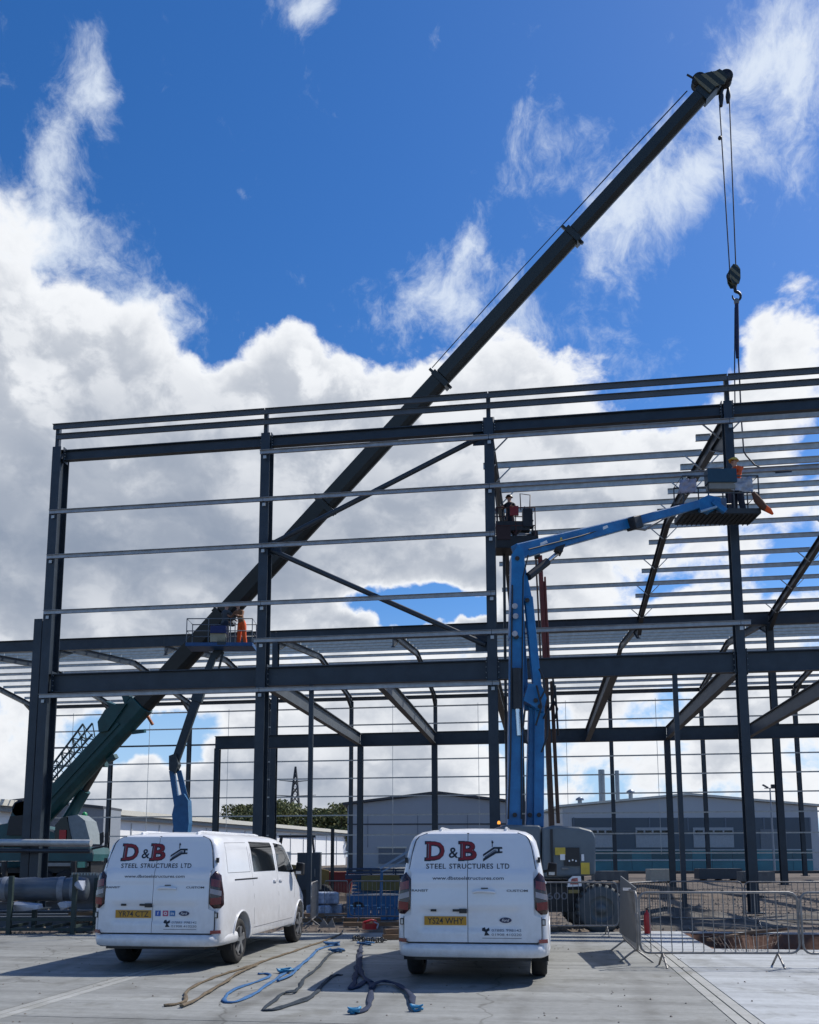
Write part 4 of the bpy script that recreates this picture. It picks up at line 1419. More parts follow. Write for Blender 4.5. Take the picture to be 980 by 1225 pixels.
# boom head: striped cheeks, sheaves
hd = CP1
cheek = [(-.15, .30), (-.10, .62), (.0, .66), (.08, .50), (.30, .36), (.52, .16), (.66, .10), (.70, -.12), (.62, -.34), (.40, -.42), (.15, -.24), (-.15, -.24)]
stripe = bpy.data.materials.new('black_yellow_stripes')
stripe.use_nodes = True
nt = stripe.node_tree
wv_ = nt.nodes.new('ShaderNodeTexWave')
wv_.inputs['Scale'].default_value = 1.9
wv_.bands_direction = 'DIAGONAL'
tc_ = nt.nodes.new('ShaderNodeTexCoord')
nt.links.new(tc_.outputs['Object'], wv_.inputs['Vector'])
rp_ = nt.nodes.new('ShaderNodeValToRGB')
rp_.color_ramp.interpolation = 'CONSTANT'
rp_.color_ramp.elements[0].color = (.012, .022, .020, 1)
rp_.color_ramp.elements[1].position = .62
rp_.color_ramp.elements[1].color = (.15, .14, .085, 1)
nt.links.new(wv_.outputs['Fac'], rp_.inputs[0])
nt.links.new(rp_.outputs[0], nt.nodes['Principled BSDF'].inputs['Base Color'])
for sd_ in (-.30, .26):
    MB().prism([C(hd) + bd * x + bn * y + bs * sd_ for x, y in cheek], (0, 0, 0), tuple(bs * .04)).build('head_cheek', stripe, croot)
MB().bar(C(hd - bd * .35), C(hd + bd * .45), .5, .6, bn).build('boom_head', boom_dark, croot)
for x, y in ((.68, -.22), (.02, .45)):
    MB().lathe(C(hd) + bd * x + bn * y - bs * .18, tuple(bs), [(0, 0), (0, .26), (.06, .22), (.12, .22), (.18, .26), (.24, .22), (.30, .22), (.36, .26), (.36, 0)], 18).build('sheave', dark_metal, croot)
MB().bar(C(hd) + bn * .70, C(hd) + bn * .98 - bd * .05, .05, .05).build('head_sensor', dark_metal, croot)
for dx in (.16, .42):
    MB().tube([C(hd) + bd * .45 - bn * .45 + Vector((dx - .3, 0, 0)), C(hd) + bd * .45 - bn * .45 + Vector((dx - .32, 0, -.35)), C(hd) + bd * .45 - bn * .45 + Vector((dx - .34, 0, -.75 if dx < .3 else -.6))], .07, 8, radii=[.05, .10, .06]).build('head_shackle', dark_metal, croot)
# ropes
hb = U(877.5, 328, 29.9)
ra, rb_ = U(873, 116, 29.9), U(864, 132, 30)
cable = MB().cyl(C(U(872.5, 112, 29.9)), C(hb + Vector((.10, 0, 0))), .022, 6)
cable.build('hoist_rope', rope_m, croot)
MB().cyl(C(U(861, 125, 29.9)), C(hb - Vector((.12, 0, 0))), .022, 6).build('hoist_rope', rope_m, croot)
MB().lathe(C(U(861.5, 167, 29.9)), (0, 0, 1), [(0, 0), (.02, .06), (.07, .075), (.12, .06), (.14, 0)], 10).build('limit_weight', dark_metal, croot)
MB().tube([Bp(688, .62), Bp(760, .60), Bp(835, .55)], .022, 6).build('luffing_rope', rope_m, croot)
MB().tube([Bp(530, .62), Bp(600, .66), Bp(688, .62)], .018, 6).build('luffing_rope', rope_m, croot)
# upper structure and carrier
bx = lambda px, y: C(U(px, y, 41))
MB().prism([bx(-30, 1012), bx(-30, 990), bx(6, 988), bx(30, 984), bx(58, 989), bx(88, 1004), bx(92, 1012)], (0, -.9, 0), (0, 1.0, 0)).build('slewing_frame', crane_green, croot)
MB().prism([bx(-46, 1016), bx(-46, 986), bx(-8, 986), bx(-8, 1016)], (0, -1.2, 0), (0, 1.3, 0)).build('counterweight', M('counterweight_grey', (.07, .08, .08), .6), croot)
MB().prism([bx(8, 1003), bx(24, 962), bx(38, 958), bx(34, 1003)], (0, -.5, 0), (0, -.2, 0)).build('boom_pivot_plate', crane_green, croot)
MB().prism([bx(20, 1000), bx(24, 978), bx(42, 976), bx(46, 1000)], (0, -1.05, 0), (0, -.95, 0)).build('winch_cover', blackp, croot)
MB().lathe(bx(30, 968), (0, 1, 0), [(-.5, 0), (-.5, .38), (-.42, .38), (-.42, .25), (.42, .25), (.42, .38), (.5, .38), (.5, 0)], 18).build('winch', dark_metal, croot)
cabp = [bx(78, 1010), bx(79, 988), bx(86, 980), bx(92, 978), bx(99, 1010)]
MB().prism(cabp, (0, -1.25, 0), (0, .2, 0)).build('cab_window', glass_dk, croot)
MB().prism([bx(97, 1010), bx(93, 978), bx(104, 976), bx(113, 983), bx(120, 1010)], (0, -1.2, 0), (0, .25, 0)).build('cab', M('cab_grey', (.20, .24, .26), .4), croot)
MB().box(bx(88, 1000) + Vector((0, -1.29, 0)), (.30, .04, .45)).build('seat_back', red_bright, croot)
MB().lathe(bx(101, 976), (0, 0, 1), [(0, .12), (.10, .12), (.16, .06), (.18, 0)], 10).build('beacon', M('green_beacon', (.03, .30, .12), .3), croot)
deck = MB().prism([bx(-40, 1030), bx(-40, 1014), bx(118, 1014), bx(122, 1022), bx(122, 1030)], (0, -1.2, 0), (0, 1.3, 0))
deck.build('carrier_deck', crane_green, croot)
MB().prism([bx(-40, 1044), bx(-40, 1030.5), bx(118, 1030.5), bx(118, 1044)], (0, -1.0, 0), (0, 1.1, 0)).build('carrier_chassis', dark_metal, croot)
MB().prism([bx(-10, 1036), bx(-10, 1032), bx(116, 1032), bx(116, 1036)], (0, -1.23, 0), (0, -1.05, 0)).build('carrier_step', M('worn_alloy', (.28, .28, .27), .5, .3), croot)
for px in (-28, 2, 62, 92):
    for yy in (-1.05, 1.15):
        c = C(Vector((U(px, 1045, 41).x, 41 + yy, .49)))
        w_ = MB().lathe(c, (0, 1, 0), [(-.2, .2), (-.2, .5), (-.13, .58), (.13, .58), (.2, .5), (.2, .2)], 20).build('wheel', black, croot)
        MB().lathe(c, (0, 1, 0), [(-.16, 0), (-.17, .22), (-.10, .32), (.1, .32), (.16, 0)], 14).build('hub', crane_green, w_)
for px in (34, 112):
    MB().bar(bx(px, 1034) + Vector((0, -1.2, 0)), bx(px, 1034) + Vector((0, -2.4, 0)), .3, .25).build('outrigger_beam', crane_green, croot)
    MB().cyl(bx(px, 1030) + Vector((0, -2.4, 0)), bx(px, 1055) + Vector((0, -2.4, 0)), .12, 10).build('outrigger_leg', dark_metal, croot)
# mirrors by the cab, beacon arm
for px in (131, 137):
    MB().prism([bx(px - 2.5, 1012), bx(px - 3, 998), bx(px + 1.5, 996), bx(px + 1.5, 1008)], (0, -1.0, 0), (0, -.92, 0)).build('cab_mirror', blackp, croot)
MB().bar(bx(118, 1016) + Vector((0, -.96, 0)), bx(137, 1012) + Vector((0, -.96, 0)), .08, .08).build('mirror_arm', blackp, croot)

# hook block and slings hanging from it
hk = thing('hook_block', 'black and yellow crane hook block hanging on two ropes', 'hook block', tuple(hb))
o_ = hk
body = [(-.13, .18), (-.04, .30), (.10, .26), (.20, .10), (.19, -.26), (.13, -.46), (-.08, -.46), (-.17, -.26), (-.19, 0)]
for yy in (-.16, .12):
    MB().prism([(x, yy, z) for x, z in body], (0, 0, 0), (0, .04, 0)).build('cheek_plate', stripe, hk)
MB().lathe((0, -.11, -.02), (0, 1, 0), [(0, 0), (0, .22), (.06, .18), (.16, .18), (.22, .22), (.22, 0)], 18).build('sheave', dark_metal, hk)
MB().cyl((0.02, 0, -.45), (0.04, 0, -.68), .06, 8).build('swivel', dark_metal, hk)
hp = [(0.04, 0, -.64)]
for i in range(11):
    a = math.pi / 2 - i * math.pi * 1.55 / 10
    hp.append((.07 + .15 * math.cos(a), 0, -.86 + .17 * math.sin(a)))
MB().tube(hp, .05, 8, radii=[.05] + [.055 - .003 * i for i in range(11)]).build('hook', dark_metal, hk)
sl = thing('lifting_sling', 'long dark lifting sling hanging from the crane hook down to the roof', 'lifting sling', tuple(hb + Vector((.06, 0, -1.0))))
so = Vector(sl.location)
MB().lathe((0, 0, -.06), (0, 0, 1), [(-.12, .06), (-.06, .09), (.05, .09), (.1, .05)], 10).build('shackle', galv_bar, sl)
MB().tube([(0, 0, -.12), U(881.5, 395, 29.9) - so, U(882.5, 428, 29.9) - so], .075, 8, radii=[.07, .085, .06]).build('sling_sleeve', M('navy_sling', (.022, .030, .075), .8), sl)
MB().tube([U(879.5, 368, 29.9) - so, U(879, 440, 29.8) - so, U(879.5, 490, 29.5) - so], .022, 6).build('sling_leg', rope_m, sl)
MB().tube([U(883, 420, 29.9) - so, U(885, 455, 29.9) - so, U(887, 500, 29.6) - so, U(890, 540, 29) - so, U(893, 545, 29) - so, U(903, 556, 28.8) - so, U(915, 562, 28.6) - so, U(928, 564, 28.4) - so, U(940, 562, 28.4) - so, U(948, 561.5, 28.4) - so, U(947, 564, 28.4) - so, U(938, 564.5, 28.4) - so, U(928, 565.5, 28.4) - so], .026, 6).build('sling_leg', rope_m, sl)

# ------------------------------------------------------------------ boom lifts
def platform(parent, P, w, d, h, mat_rail, mat_floor, panels=True, toe=.15):
    "railed work platform, local to parent; P is the middle of its floor"
    P = Vector(P)
    fm = MB().box(P + Vector((0, 0, .02)), (w, d, .06))
    fm.build('platform_floor', mat_floor, parent)
    for sy in (-1, 1):
        MB().box(P + Vector((0, sy * (d / 2 + .012), toe / 2 + .0)), (w + .05, .02, toe)).build('toe_board', mat_floor, parent)
    for sx in (-1, 1):
        MB().box(P + Vector((sx * (w / 2 + .012), 0, toe / 2)), (.02, d, toe)).build('toe_board', mat_floor, parent)
    for z in (h, h * .55):
        pts = [P + Vector((x * w / 2, y * d / 2, z)) for x, y in ((-1, -1), (1, -1), (1, 1), (-1, 1))]
        MB().tube(pts, .022, 6, closed=True).build('guard_rail', mat_rail, parent)
    n = max(2, round(w / .75))
    for sy in (-1, 1):
        for i in range(n + 1):
            x = -w / 2 + w * i / n
            MB().cyl(P + Vector((x, sy * d / 2, .03)), P + Vector((x, sy * d / 2, h)), .02, 6).build('rail_post', mat_rail, parent)
def limb(parent, a, b, w, h, mat, name='boom_arm', w2=None, h2=None):
    o = MB().bar(a, b, w, h, (0, 0, 1), w2=w2, h2=h2).build(name, mat, parent)
    return bevel(o, .025)
# --- big blue articulated lift by the right-hand van
LB = Vector((U(652, 1050, 21.3).x, 21.3, -0.06))
lift = thing('boom_lift', 'big blue articulated boom lift with grey cowling standing behind the van', 'boom lift', tuple(LB), 0, 'boom lifts on the site')
def L(px, py, Y):
    return U(px, py, Y) - LB
def cowl(parent, name, pts, y0, y1, mat, bv=.07):
    mb = MB().prism([Vector((p.x, 0, p.z)) for p in pts], (0, y0, 0), (0, y1, 0))
    return bevel(mb.build(name, mat, parent), bv, 3)
cow = cowl(lift, 'engine_cowl', [L(646, 1050, 20.6), L(646, 991, 20.6), L(660, 988, 20.6), L(690, 990, 20.6), L(705, 994, 20.6), L(709, 1002, 20.6), L(709, 1047, 20.6)], -1.1, .7, lift_grey)
cow2 = cowl(lift, 'counterweight_cowl', [L(590, 1050, 20.6), L(590, 992, 20.6), L(604, 987, 20.6), L(645, 988, 20.6), L(645, 1050, 20.6)], -1.05, .7, lift_grey)
yf = -1.125
cx = lambda px, py: Vector((L(px, py, 20.2).x, yf, L(px, py, 20.2).z))
def panel(name, x0, y0, x1, y1, mat, parent, dy=0.0, th=.02):
    a, b = cx(x0, y1), cx(x1, y0)
    return MB().box(((a.x + b.x) / 2, yf - dy, (a.z + b.z) / 2), (abs(b.x - a.x), th, abs(b.z - a.z))).build(name, mat, parent)
panel('control_recess', 675, 1014, 693, 1036, blackp, cow)
for q, (x, y) in enumerate(((680, 1029), (684, 1028), (688, 1029))):
    panel('control_button', x, y, x + 1.6, y + 2, white_print, cow, .014)
panel('warning_sticker', 664, 1014, 676, 1023, yellow, cow, .003)
panel('sticker', 670, 1022, 675.5, 1029, white_print, cow, .016)
panel('sticker', 695.5, 1022, 698.5, 1030, white_print, cow, .003)
panel('warning_sticker', 695, 1032, 705, 1046, yellow, cow, .003)
panel('cowl_seam', 659.5, 992, 661, 1048, blackp, cow, .002)
panel('latch', 672, 1038, 680, 1040, galv_bar, cow, .004)
# chassis, axles, wheels
MB().prism([Vector((L(600, 1090, 21).x, 0, .45)), Vector((L(690, 1090, 21).x, 0, .45)), Vector((L(712, 1060, 21).x, 0, .75)), Vector((L(690, 1052, 21).x, 0, 1.0)), Vector((L(600, 1052, 21).x, 0, 1.0))], (0, -.85, 0), (0, .85, 0)).build('chassis', dark_metal, lift)
MB().lathe((0, 0, 1.0), (0, 0, 1), [(0, .75), (.14, .75), (.14, 0)], 24).build('turntable_ring', dark_metal, lift)
fd = bpy.data.curves  # decal number on the chassis flank
v2, f2 = text_geo('600', .16, .46, .006)
MB().add([Vector((L(667, 1072, 20.4).x + v.x, -.862, L(667, 1072, 20.4).z + v.y)) for v in v2], f2).build('number_decal', ink_grey, lift)
wx = L(716, 1090, 20.4).x
for x in (wx, wx - 2.6):
    for y in (-1.05, 1.05):
        wz = .53
        w_ = MB().lathe((x, y, wz), (0, 1, 0), [(-.2, .28), (-.2, .45), (-.16, .52), (-.05, .535), (.05, .535), (.16, .52), (.2, .45), (.2, .28)], 32).build('wheel', M('grey_rubber', (.075, .088, .094), .75), lift)
        tr = MB()
        for q in range(22):
            a = 2 * math.pi * q / 22
            tr.box((x + .525 * math.cos(a), y - .11, wz + .525 * math.sin(a)), (.05, .18, .06), rot=Matrix.Rotation(-a, 3, 'Y'))
        to = tr.build('tread', black, w_)
        to['kind'] = 'stuff'
        MB().lathe((x, y - .17, wz), (0, 1, 0), [(-.02, .30), (-.0, .30), (.02, .28), (.08, .12), (-.06, .10), (-.07, 0)], 18).build('hub', M('grey_hub', (.09, .11, .12), .5, .2), w_)
# data sign and sack hung on the chassis
bag = MB().prism([cx(678, 1061), cx(680, 1052), cx(685, 1048), cx(694, 1048), cx(695, 1060)], (0, -.08, 0), (0, .02, 0)).build('document_pouch', white_print, lift)
MB().add([cx(681, 1058) + Vector((0, -.085, 0)), cx(691, 1058) + Vector((0, -.085, 0)), cx(690, 1050) + Vector((0, -.085, 0)), cx(683, 1051) + Vector((0, -.085, 0))], [(0, 1, 2, 3)]).build('pouch_print', M('pouch_print', (.40, .12, .10), .6, 0, .5, 14), bag)
panel('serial_plate', 682, 1065, 695, 1069, M('brass_plate', (.35, .28, .10), .5), lift, -.2)
# risers and boom
Yl = 21.4
limb(lift, L(615, 1000, Yl), L(618, 760, Yl), .34, .34, lift_blue, 'riser')
limb(lift, L(617, 765, Yl), L(619, 668, Yl), .34, .44, lift_blue, 'riser', .32, .40)
limb(lift, L(633, 990, Yl + .25), L(637, 845, Yl + .25), .18, .28, lift_blue, 'riser_link')
limb(lift, L(644, 990, Yl + .1), L(645, 838, Yl + .1), .24, .24, lift_blue, 'riser_link')
limb(lift, L(645, 850, Yl), L(632, 715, Yl), .20, .26, lift_blue, 'upper_link')
limb(lift, L(630, 850, Yl + .3), L(622, 700, Yl + .3), .12, .20, lift_blue, 'upper_link')
limb(lift, L(631, 720, Yl), L(622, 672, Yl), .24, .20, lift_blue, 'upper_link', .2, .2)
MB().prism([L(611, 740, Yl - .2), L(626, 740, Yl - .2), L(627, 660, Yl - .2), L(620, 652, Yl - .2), L(612, 664, Yl - .2)], (0, -.03, 0), (0, .4, 0)).build('elbow_plate', lift_blue, lift)
MB().prism([L(626, 838, Yl - .15), L(650, 852, Yl - .15), L(654, 835, Yl - .15), L(648, 820, Yl - .15), L(632, 818, Yl - .15)], (0, -.03, 0), (0, .4, 0)).build('mid_pivot', lift_blue, lift)
MB().cyl(L(619, 848, Yl - .2), L(618, 800, Yl - .2), .12, 12).build('lift_cylinder', dark_metal, lift)
MB().cyl(L(621, 880, Yl - .2), L(619, 845, Yl - .2), .06, 10).build('cylinder_rod', chrome, lift)
for (x, y) in ((616, 725), (617, 737), (616, 758)):
    MB().cyl(L(x, y, Yl - .32), L(x, y, Yl - .18), .07, 10).build('lightening_hole', plastic_wrap, lift)
for pts in ([(650, 860), (656, 845), (655, 880), (648, 900)], [(646, 838), (652, 826), (650, 810), (645, 800)], [(628, 850), (626, 870), (631, 890)], [(642, 820), (648, 845), (641, 868)]):
    MB().tube([L(x, y, Yl - .3) for x, y in pts], .025, 6).build('hydraulic_hose', blackp, lift)
e0, e1, e2 = L(617, 661, Yl), L(760, 624, 23.3), L(838, 603, 24.4)
limb(lift, e0, e1, .26, .38, lift_blue, 'main_boom', .24, .28)
limb(lift, e1 - (e2 - e1).normalized() * .6, e2, .19, .25, lift_blue, 'boom_extension', .17, .23)
limb(lift, L(754, 627, 23.0), L(763, 625, 23.2), .32, .34, dark_metal, 'boom_collar')
MB().cyl(L(632, 690, Yl - .1), L(655, 672, Yl + .2), .10, 12).build('lift_cylinder', dark_metal, lift)
MB().cyl(L(653, 673.5, Yl + .2), L(672, 658, Yl + .35), .055, 10).build('cylinder_rod', chrome, lift)
MB().prism([L(664, 656, Yl + .2), L(676, 652, Yl + .2), L(672, 662, Yl + .2)], (0, -.1, 0), (0, .25, 0)).build('cylinder_lug', dark_metal, lift)
MB().tube([e1 + Vector((-.4, -.2, -.22)), e1 + Vector((.2, -.2, -.30)), e2 + Vector((-.6, -.14, -.18))], .035, 6).build('cable_track', galv_bar, lift)
for (x, y, yy) in ((619, 668, -.25), (631, 718, -.2), (618, 762, -.24), (641, 838, -.2), (646, 845, -.2), (616, 975, -.22), (645, 975, -.2), (634, 975, .05)):
    MB().cyl(L(x, y, Yl + yy - .02), L(x, y, Yl + yy + .1), .055, 12).build('pivot_pin', dark_metal, lift)
MB().tube([L(608, 980, Yl - .2), L(611, 900, Yl - .22), L(612, 780, Yl - .24), L(613, 700, Yl - .26)], .022, 6).build('hydraulic_hose', blackp, lift)
MB().tube([L(624, 980, Yl - .2), L(624, 900, Yl - .2), L(625, 780, Yl - .22), L(626, 690, Yl - .24), L(632, 664, Yl - .2)], .018, 6).build('hydraulic_hose', blackp, lift)
MB().tube([e0 + Vector((.3, -.16, .02)), e0.lerp(e1, .5) + Vector((0, -.16, -.06)), e1 + Vector((-.2, -.15, -.05))], .02, 6).build('hydraulic_hose', blackp, lift)
for t_, w_, mt_ in ((.18, .42, white_print), (.34, .14, yellow), (.70, .30, white_print)):
    c_ = e0.lerp(e1, t_)
    ang_ = math.atan2(e1.z - e0.z, e1.x - e0.x)
    MB().box(c_ + Vector((0, -.1335 - .0 * t_, 0)), (w_, .004, .07), rot=Matrix.Rotation(-ang_, 3, 'Y') @ Matrix.Identity(3)).build('boom_sticker', mt_, lift)
bcn = MB().lathe(L(597, 986, 20.4), (0, 0, 1), [(0, .035), (.05, .035), (.07, .02), (.075, 0)], 10).build('amber_beacon', M('amber_beacon', (.6, .2, .02), .3, emit=(1.0, .38, .05, 1.2)), lift)
# jib end and platform by the tall column
MB().prism([L(836, 612, 24.4), L(834, 600, 24.4), L(846, 594, 24.4), L(860, 597, 24.4), L(862, 606, 24.4), L(848, 614, 24.4)], (0, -.12, 0), (0, .12, 0)).build('jib_pivot', lift_blue, lift)
limb(lift, L(852, 600, 24.3), L(868, 612, 24.3), .16, .16, lift_blue, 'jib_link')
limb(lift, L(838, 612, 24.2), L(858, 606, 24.2), .07, .07, M('pale_blue_rod', (.25, .38, .5), .4), 'jib_rod')
PF = L(858, 621, 24.9)
lift_dark_rail = M('lift_rail_grey', (.05, .06, .07), .5)
floor_dark = M('mesh_floor_dark', (.028, .035, .04), .6)
platform(lift, PF, 2.15, .85, 1.12, lift_dark_rail, floor_dark)
gr = MB()
for q in range(16):
    x = -1.02 + 2.04 * q / 15
    gr.box(PF + Vector((x, 0, -.03)), (.02, .85, .03))
gr.build('floor_grating', floor_dark, lift)['kind'] = 'stuff'
MB().box(L(862, 571, 24.5), (.82, .32, .40)).build('control_cover', M('teal_cover', (.012, .045, .075), .5), lift)
MB().box(L(862, 582, 24.55), (.74, .30, .25)).build('control_console', M('console_grey', (.22, .22, .20), .6), lift)
MB().box(L(862, 606, 24.5), (.30, .2, .42)).build('platform_bracket', M('bracket_blue_grey', (.07, .10, .15), .5), lift)
def cloth(name, label, pts, Y, mat, seed, cat='sheet', depth=.10):
    "small hanging sheet through four photo corners, wrinkled"
    rd = random.Random(seed)
    c = [U(*p, Y) for p in pts]
    org = (c[0] + c[1] + c[2] + c[3]) / 4
    mb = MB()
    n = 7
    vs = []
    for j in range(n + 1):
        for i in range(n + 1):
            p = c[0].lerp(c[1], i / n).lerp(c[3].lerp(c[2], i / n), j / n) - org
            vs.append(p + Vector((rd.uniform(-.015, .015), rd.uniform(-depth, depth) * .5 + .04 * math.sin(i * 1.7 + j), rd.uniform(-.015, .015))))
    mb.add(vs, [(j * (n + 1) + i, j * (n + 1) + i + 1, (j + 1) * (n + 1) + i + 1, (j + 1) * (n + 1) + i) for j in range(n) for i in range(n)], 0, True)
    o = mb.build(name, mat, None, org)
    so_ = o.modifiers.new('thick', 'SOLIDIFY')
    so_.thickness = .012
    return tag(o, label, cat)
cloth('plastic_sheet', 'pale plastic sheet hung on the platform rail right of the tall column', [(874, 574), (900, 569), (901, 590), (876, 586)], 24.42, plastic_wrap, 5)
cloth('plastic_sheet', 'lilac grey sheet tied to the left end of the high blue lift platform', [(814, 574), (834, 573), (832, 589), (812, 590)], 24.42, M('lilac_sheet', (.30, .30, .38), .6), 6)
tg = MB().tube([(0, 0, 0), (.10, -.02, -.22), (.26, -.05, -.46), (.42, -.06, -.60)], .1, 8, radii=[.05, .11, .10, .05])
o = tg.build('rolled_jacket', [M('brown_cloth', (.10, .045, .025), .85)], None, tuple(U(901, 589, 24.4)))
tag(o, 'brown and orange bundle dangling off the right end of the high platform', 'cloth bundle')
MB().tube([(.30, -.05, -.48), (.40, -.07, -.57), (.50, -.07, -.68)], .09, 8, radii=[.09, .08, .03]).build('jacket_sleeve', orange, o)
j = stand(-.05, -.02, 'fwd', f=(-.75, -.5, 0))
make_person('worker in orange jacket and yellow helmet on the high blue platform by the tall column', tuple(U(884.5, 620, 25.0) + Vector((0, 0, .02))), j, (orange, navy_cloth), hivis, (-.75, -.5, 0), 'workers up in the lifts')

# --- second blue lift behind the left-hand van
LS = Vector((U(218, 1048, 36).x, 36, -0.09))
lift2 = thing('boom_lift', 'smaller blue boom lift behind the left van, arm bent up to a railed platform', 'boom lift', tuple(LS), 0, 'boom lifts on the site')
def L2(px, py, Y=36):
    return U(px, py, Y) - LS
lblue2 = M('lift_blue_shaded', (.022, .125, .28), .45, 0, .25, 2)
ldark = M('lift_grey_arm', (.030, .045, .055), .5, 0, .25, 2)
MB().prism([Vector((-1.2, 0, .35)), Vector((1.2, 0, .35)), Vector((1.2, 0, .95)), Vector((-1.2, 0, .95))], (0, -.8, 0), (0, .8, 0)).build('chassis', dark_metal, lift2)
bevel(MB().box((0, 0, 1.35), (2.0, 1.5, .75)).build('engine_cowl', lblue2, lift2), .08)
for x in (-.95, .95):
    for y in (-.95, .95):
        w_ = MB().lathe((x, y, .43), (0, 1, 0), [(-.16, .2), (-.16, .38), (-.1, .43), (.1, .43), (.16, .38), (.16, .2)], 18).build('wheel', black, lift2)
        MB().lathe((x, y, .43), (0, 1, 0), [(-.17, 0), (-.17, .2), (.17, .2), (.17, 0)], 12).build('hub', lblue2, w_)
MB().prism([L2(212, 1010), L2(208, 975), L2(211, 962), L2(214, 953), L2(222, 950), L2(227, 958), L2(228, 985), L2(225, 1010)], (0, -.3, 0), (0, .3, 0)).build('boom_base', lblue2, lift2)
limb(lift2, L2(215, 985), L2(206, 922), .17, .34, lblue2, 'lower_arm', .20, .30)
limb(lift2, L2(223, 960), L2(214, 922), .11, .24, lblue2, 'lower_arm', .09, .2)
limb(lift2, L2(226, 958), L2(212, 918), .08, .10, ldark, 'arm_link')
MB().cyl(L2(207, 1010), L2(211, 985), .10, 10).build('lift_cylinder', ldark, lift2)
MB().prism([L2(204, 922), L2(204, 905), L2(212, 902), L2(215, 915), L2(211, 925)], (0, -.25, 0), (0, .25, 0)).build('elbow', ldark, lift2)
limb(lift2, L2(209, 914), L2(236, 836), .24, .30, ldark, 'upper_arm', .24, .34)
limb(lift2, L2(235, 840), L2(241, 820), .30, .44, ldark, 'upper_arm')
limb(lift2, L2(239, 828), L2(257, 782), .24, .32, ldark, 'upper_arm', .2, .26)
MB().cyl(L2(262, 800), L2(267, 780), .05, 8).build('jib_rod', ldark, lift2)
limb(lift2, L2(256, 786), L2(264, 776), .2, .3, ldark, 'jib_pivot')
P2 = L2(265, 776, 35.7)
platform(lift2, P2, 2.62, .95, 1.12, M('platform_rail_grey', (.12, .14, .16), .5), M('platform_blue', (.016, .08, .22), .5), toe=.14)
MB().box(L2(262, 754, 35.3), (.62, .35, .30)).build('control_cover', M('navy_cover', (.012, .025, .12), .6), lift2)
MB().box(L2(262, 748, 35.35) + Vector((0, 0, -.5)), (.62, .3, .42)).build('control_console', M('cream_console', (.36, .34, .24), .6), lift2)
MB().box(L2(266, 768, 35.35), (.35, .3, .3)).build('platform_bracket', ldark, lift2)
j = stand(-.14, -.03, 'fwd', f=(-.35, -1, 0))
make_person('worker in orange trousers leaning over in the left blue lift platform', tuple(U(289, 775, 35.7) + Vector((0, 0, .06))), j, (M('tan_jacket', (.20, .085, .035), .8), orange), helmet_w, (-.35, -1, 0), 'workers up in the lifts')
j = stand(.05, 0, 'fwd', f=(.5, 1, 0))
make_person('dark clothed worker behind the control box in the left blue lift platform', tuple(U(268, 775, 36.0) + Vector((0, 0, .06))), j, (M('grey_jacket', (.06, .07, .08), .8), navy_cloth), M('grey_helmet', (.16, .17, .19), .4), (.5, 1, 0), 'workers up in the lifts')

# --- red lift far behind the blue boom
LR = Vector((U(655, 1046, 33).x, 33, -0.09))
lift3 = thing('boom_lift', 'red and black boom lift mostly hidden behind the tall blue boom', 'boom lift', tuple(LR), 0, 'boom lifts on the site')
def L3(px, py, Y=33):
    return U(px, py, Y) - LR
MB().box((0, 0, .75), (2.3, 1.8, .8)).build('chassis', dark_metal, lift3)
for x in (-.9, .9):
    for y in (-1, 1):
        MB().lathe((x, y, .45), (0, 1, 0), [(-.16, 0), (-.16, .38), (-.1, .45), (.1, .45), (.16, .38), (.16, 0)], 18).build('wheel', black, lift3)
brownr = M('rusty_arm', (.10, .055, .035), .6, 0, .3, 2)
limb(lift3, L3(661, 1010), L3(652, 800), .18, .30, brownr, 'riser')
limb(lift3, L3(668, 985), L3(660, 815), .12, .16, brownr, 'riser_link')
limb(lift3, L3(653, 812), L3(646, 665), .15, .22, red_metal, 'upper_arm')
limb(lift3, L3(658, 812), L3(652, 690), .07, .10, red_metal, 'upper_arm')
limb(lift3, L3(648, 812), L3(641, 665), .06, .10, brownr, 'upper_link')
limb(lift3, L3(657, 800), L3(652, 700), .10, .12, red_metal, 'upper_link')
MB().tube([L3(653, 705), L3(651, 697), L3(646, 695)], .05, 6).build('upper_link_bend', red_metal, lift3)
limb(lift3, L3(643, 668), L3(640, 636), .20, .24, dark_metal, 'jib')
limb(lift3, L3(641, 639), L3(625, 646), .14, .18, dark_metal, 'jib')
for pts in ([(660, 800), (664, 830), (658, 850)], [(664, 820), (666, 850), (668, 880)], [(662, 838), (667, 848), (664, 860)]):
    MB().tube([L3(x, y, 32.7) for x, y in pts], .04, 6).build('hydraulic_hose', blackp, lift3)
limb(lift3, L3(607, 985), L3(603, 662), .10, .14, dark_metal, 'side_mast')
P3 = L3(616, 660, 32.6)
dk_red = M('dark_red_rail', (.06, .018, .016), .6)
platform(lift3, P3, 1.45, .9, 1.55, dk_red, dark_metal, toe=.45)
MB().box(P3 + Vector((-.1, -.3, .85)), (1.25, .3, .36)).build('tool_tray', dark_metal, lift3)
MB().box(P3 + Vector((-.05, -.46, 1.42)), (.32, .08, .36)).build('red_bag', M('dull_red', (.24, .03, .035), .7), lift3)
MB().box(P3 + Vector((.45, -.35, 1.15)), (.36, .3, .7)).build('control_console', dark_metal, lift3)
for i_ in range(9):
    rx_ = random.Random(60 + i_)
    MB().bar(P3 + Vector((rx_.uniform(-.7, .6), -.42, rx_.uniform(.1, .9))), P3 + Vector((rx_.uniform(-.7, .7), -.42, rx_.uniform(.6, 1.7))), .04, .05).build('loose_tool', (brownr, dk_red, dark_metal)[i_ % 3], lift3)
MB().box(P3 + Vector((-.45, -.35, .55)), (.5, .3, .5)).build('tool_box', M('brown_box', (.04, .02, .02), .7), lift3)
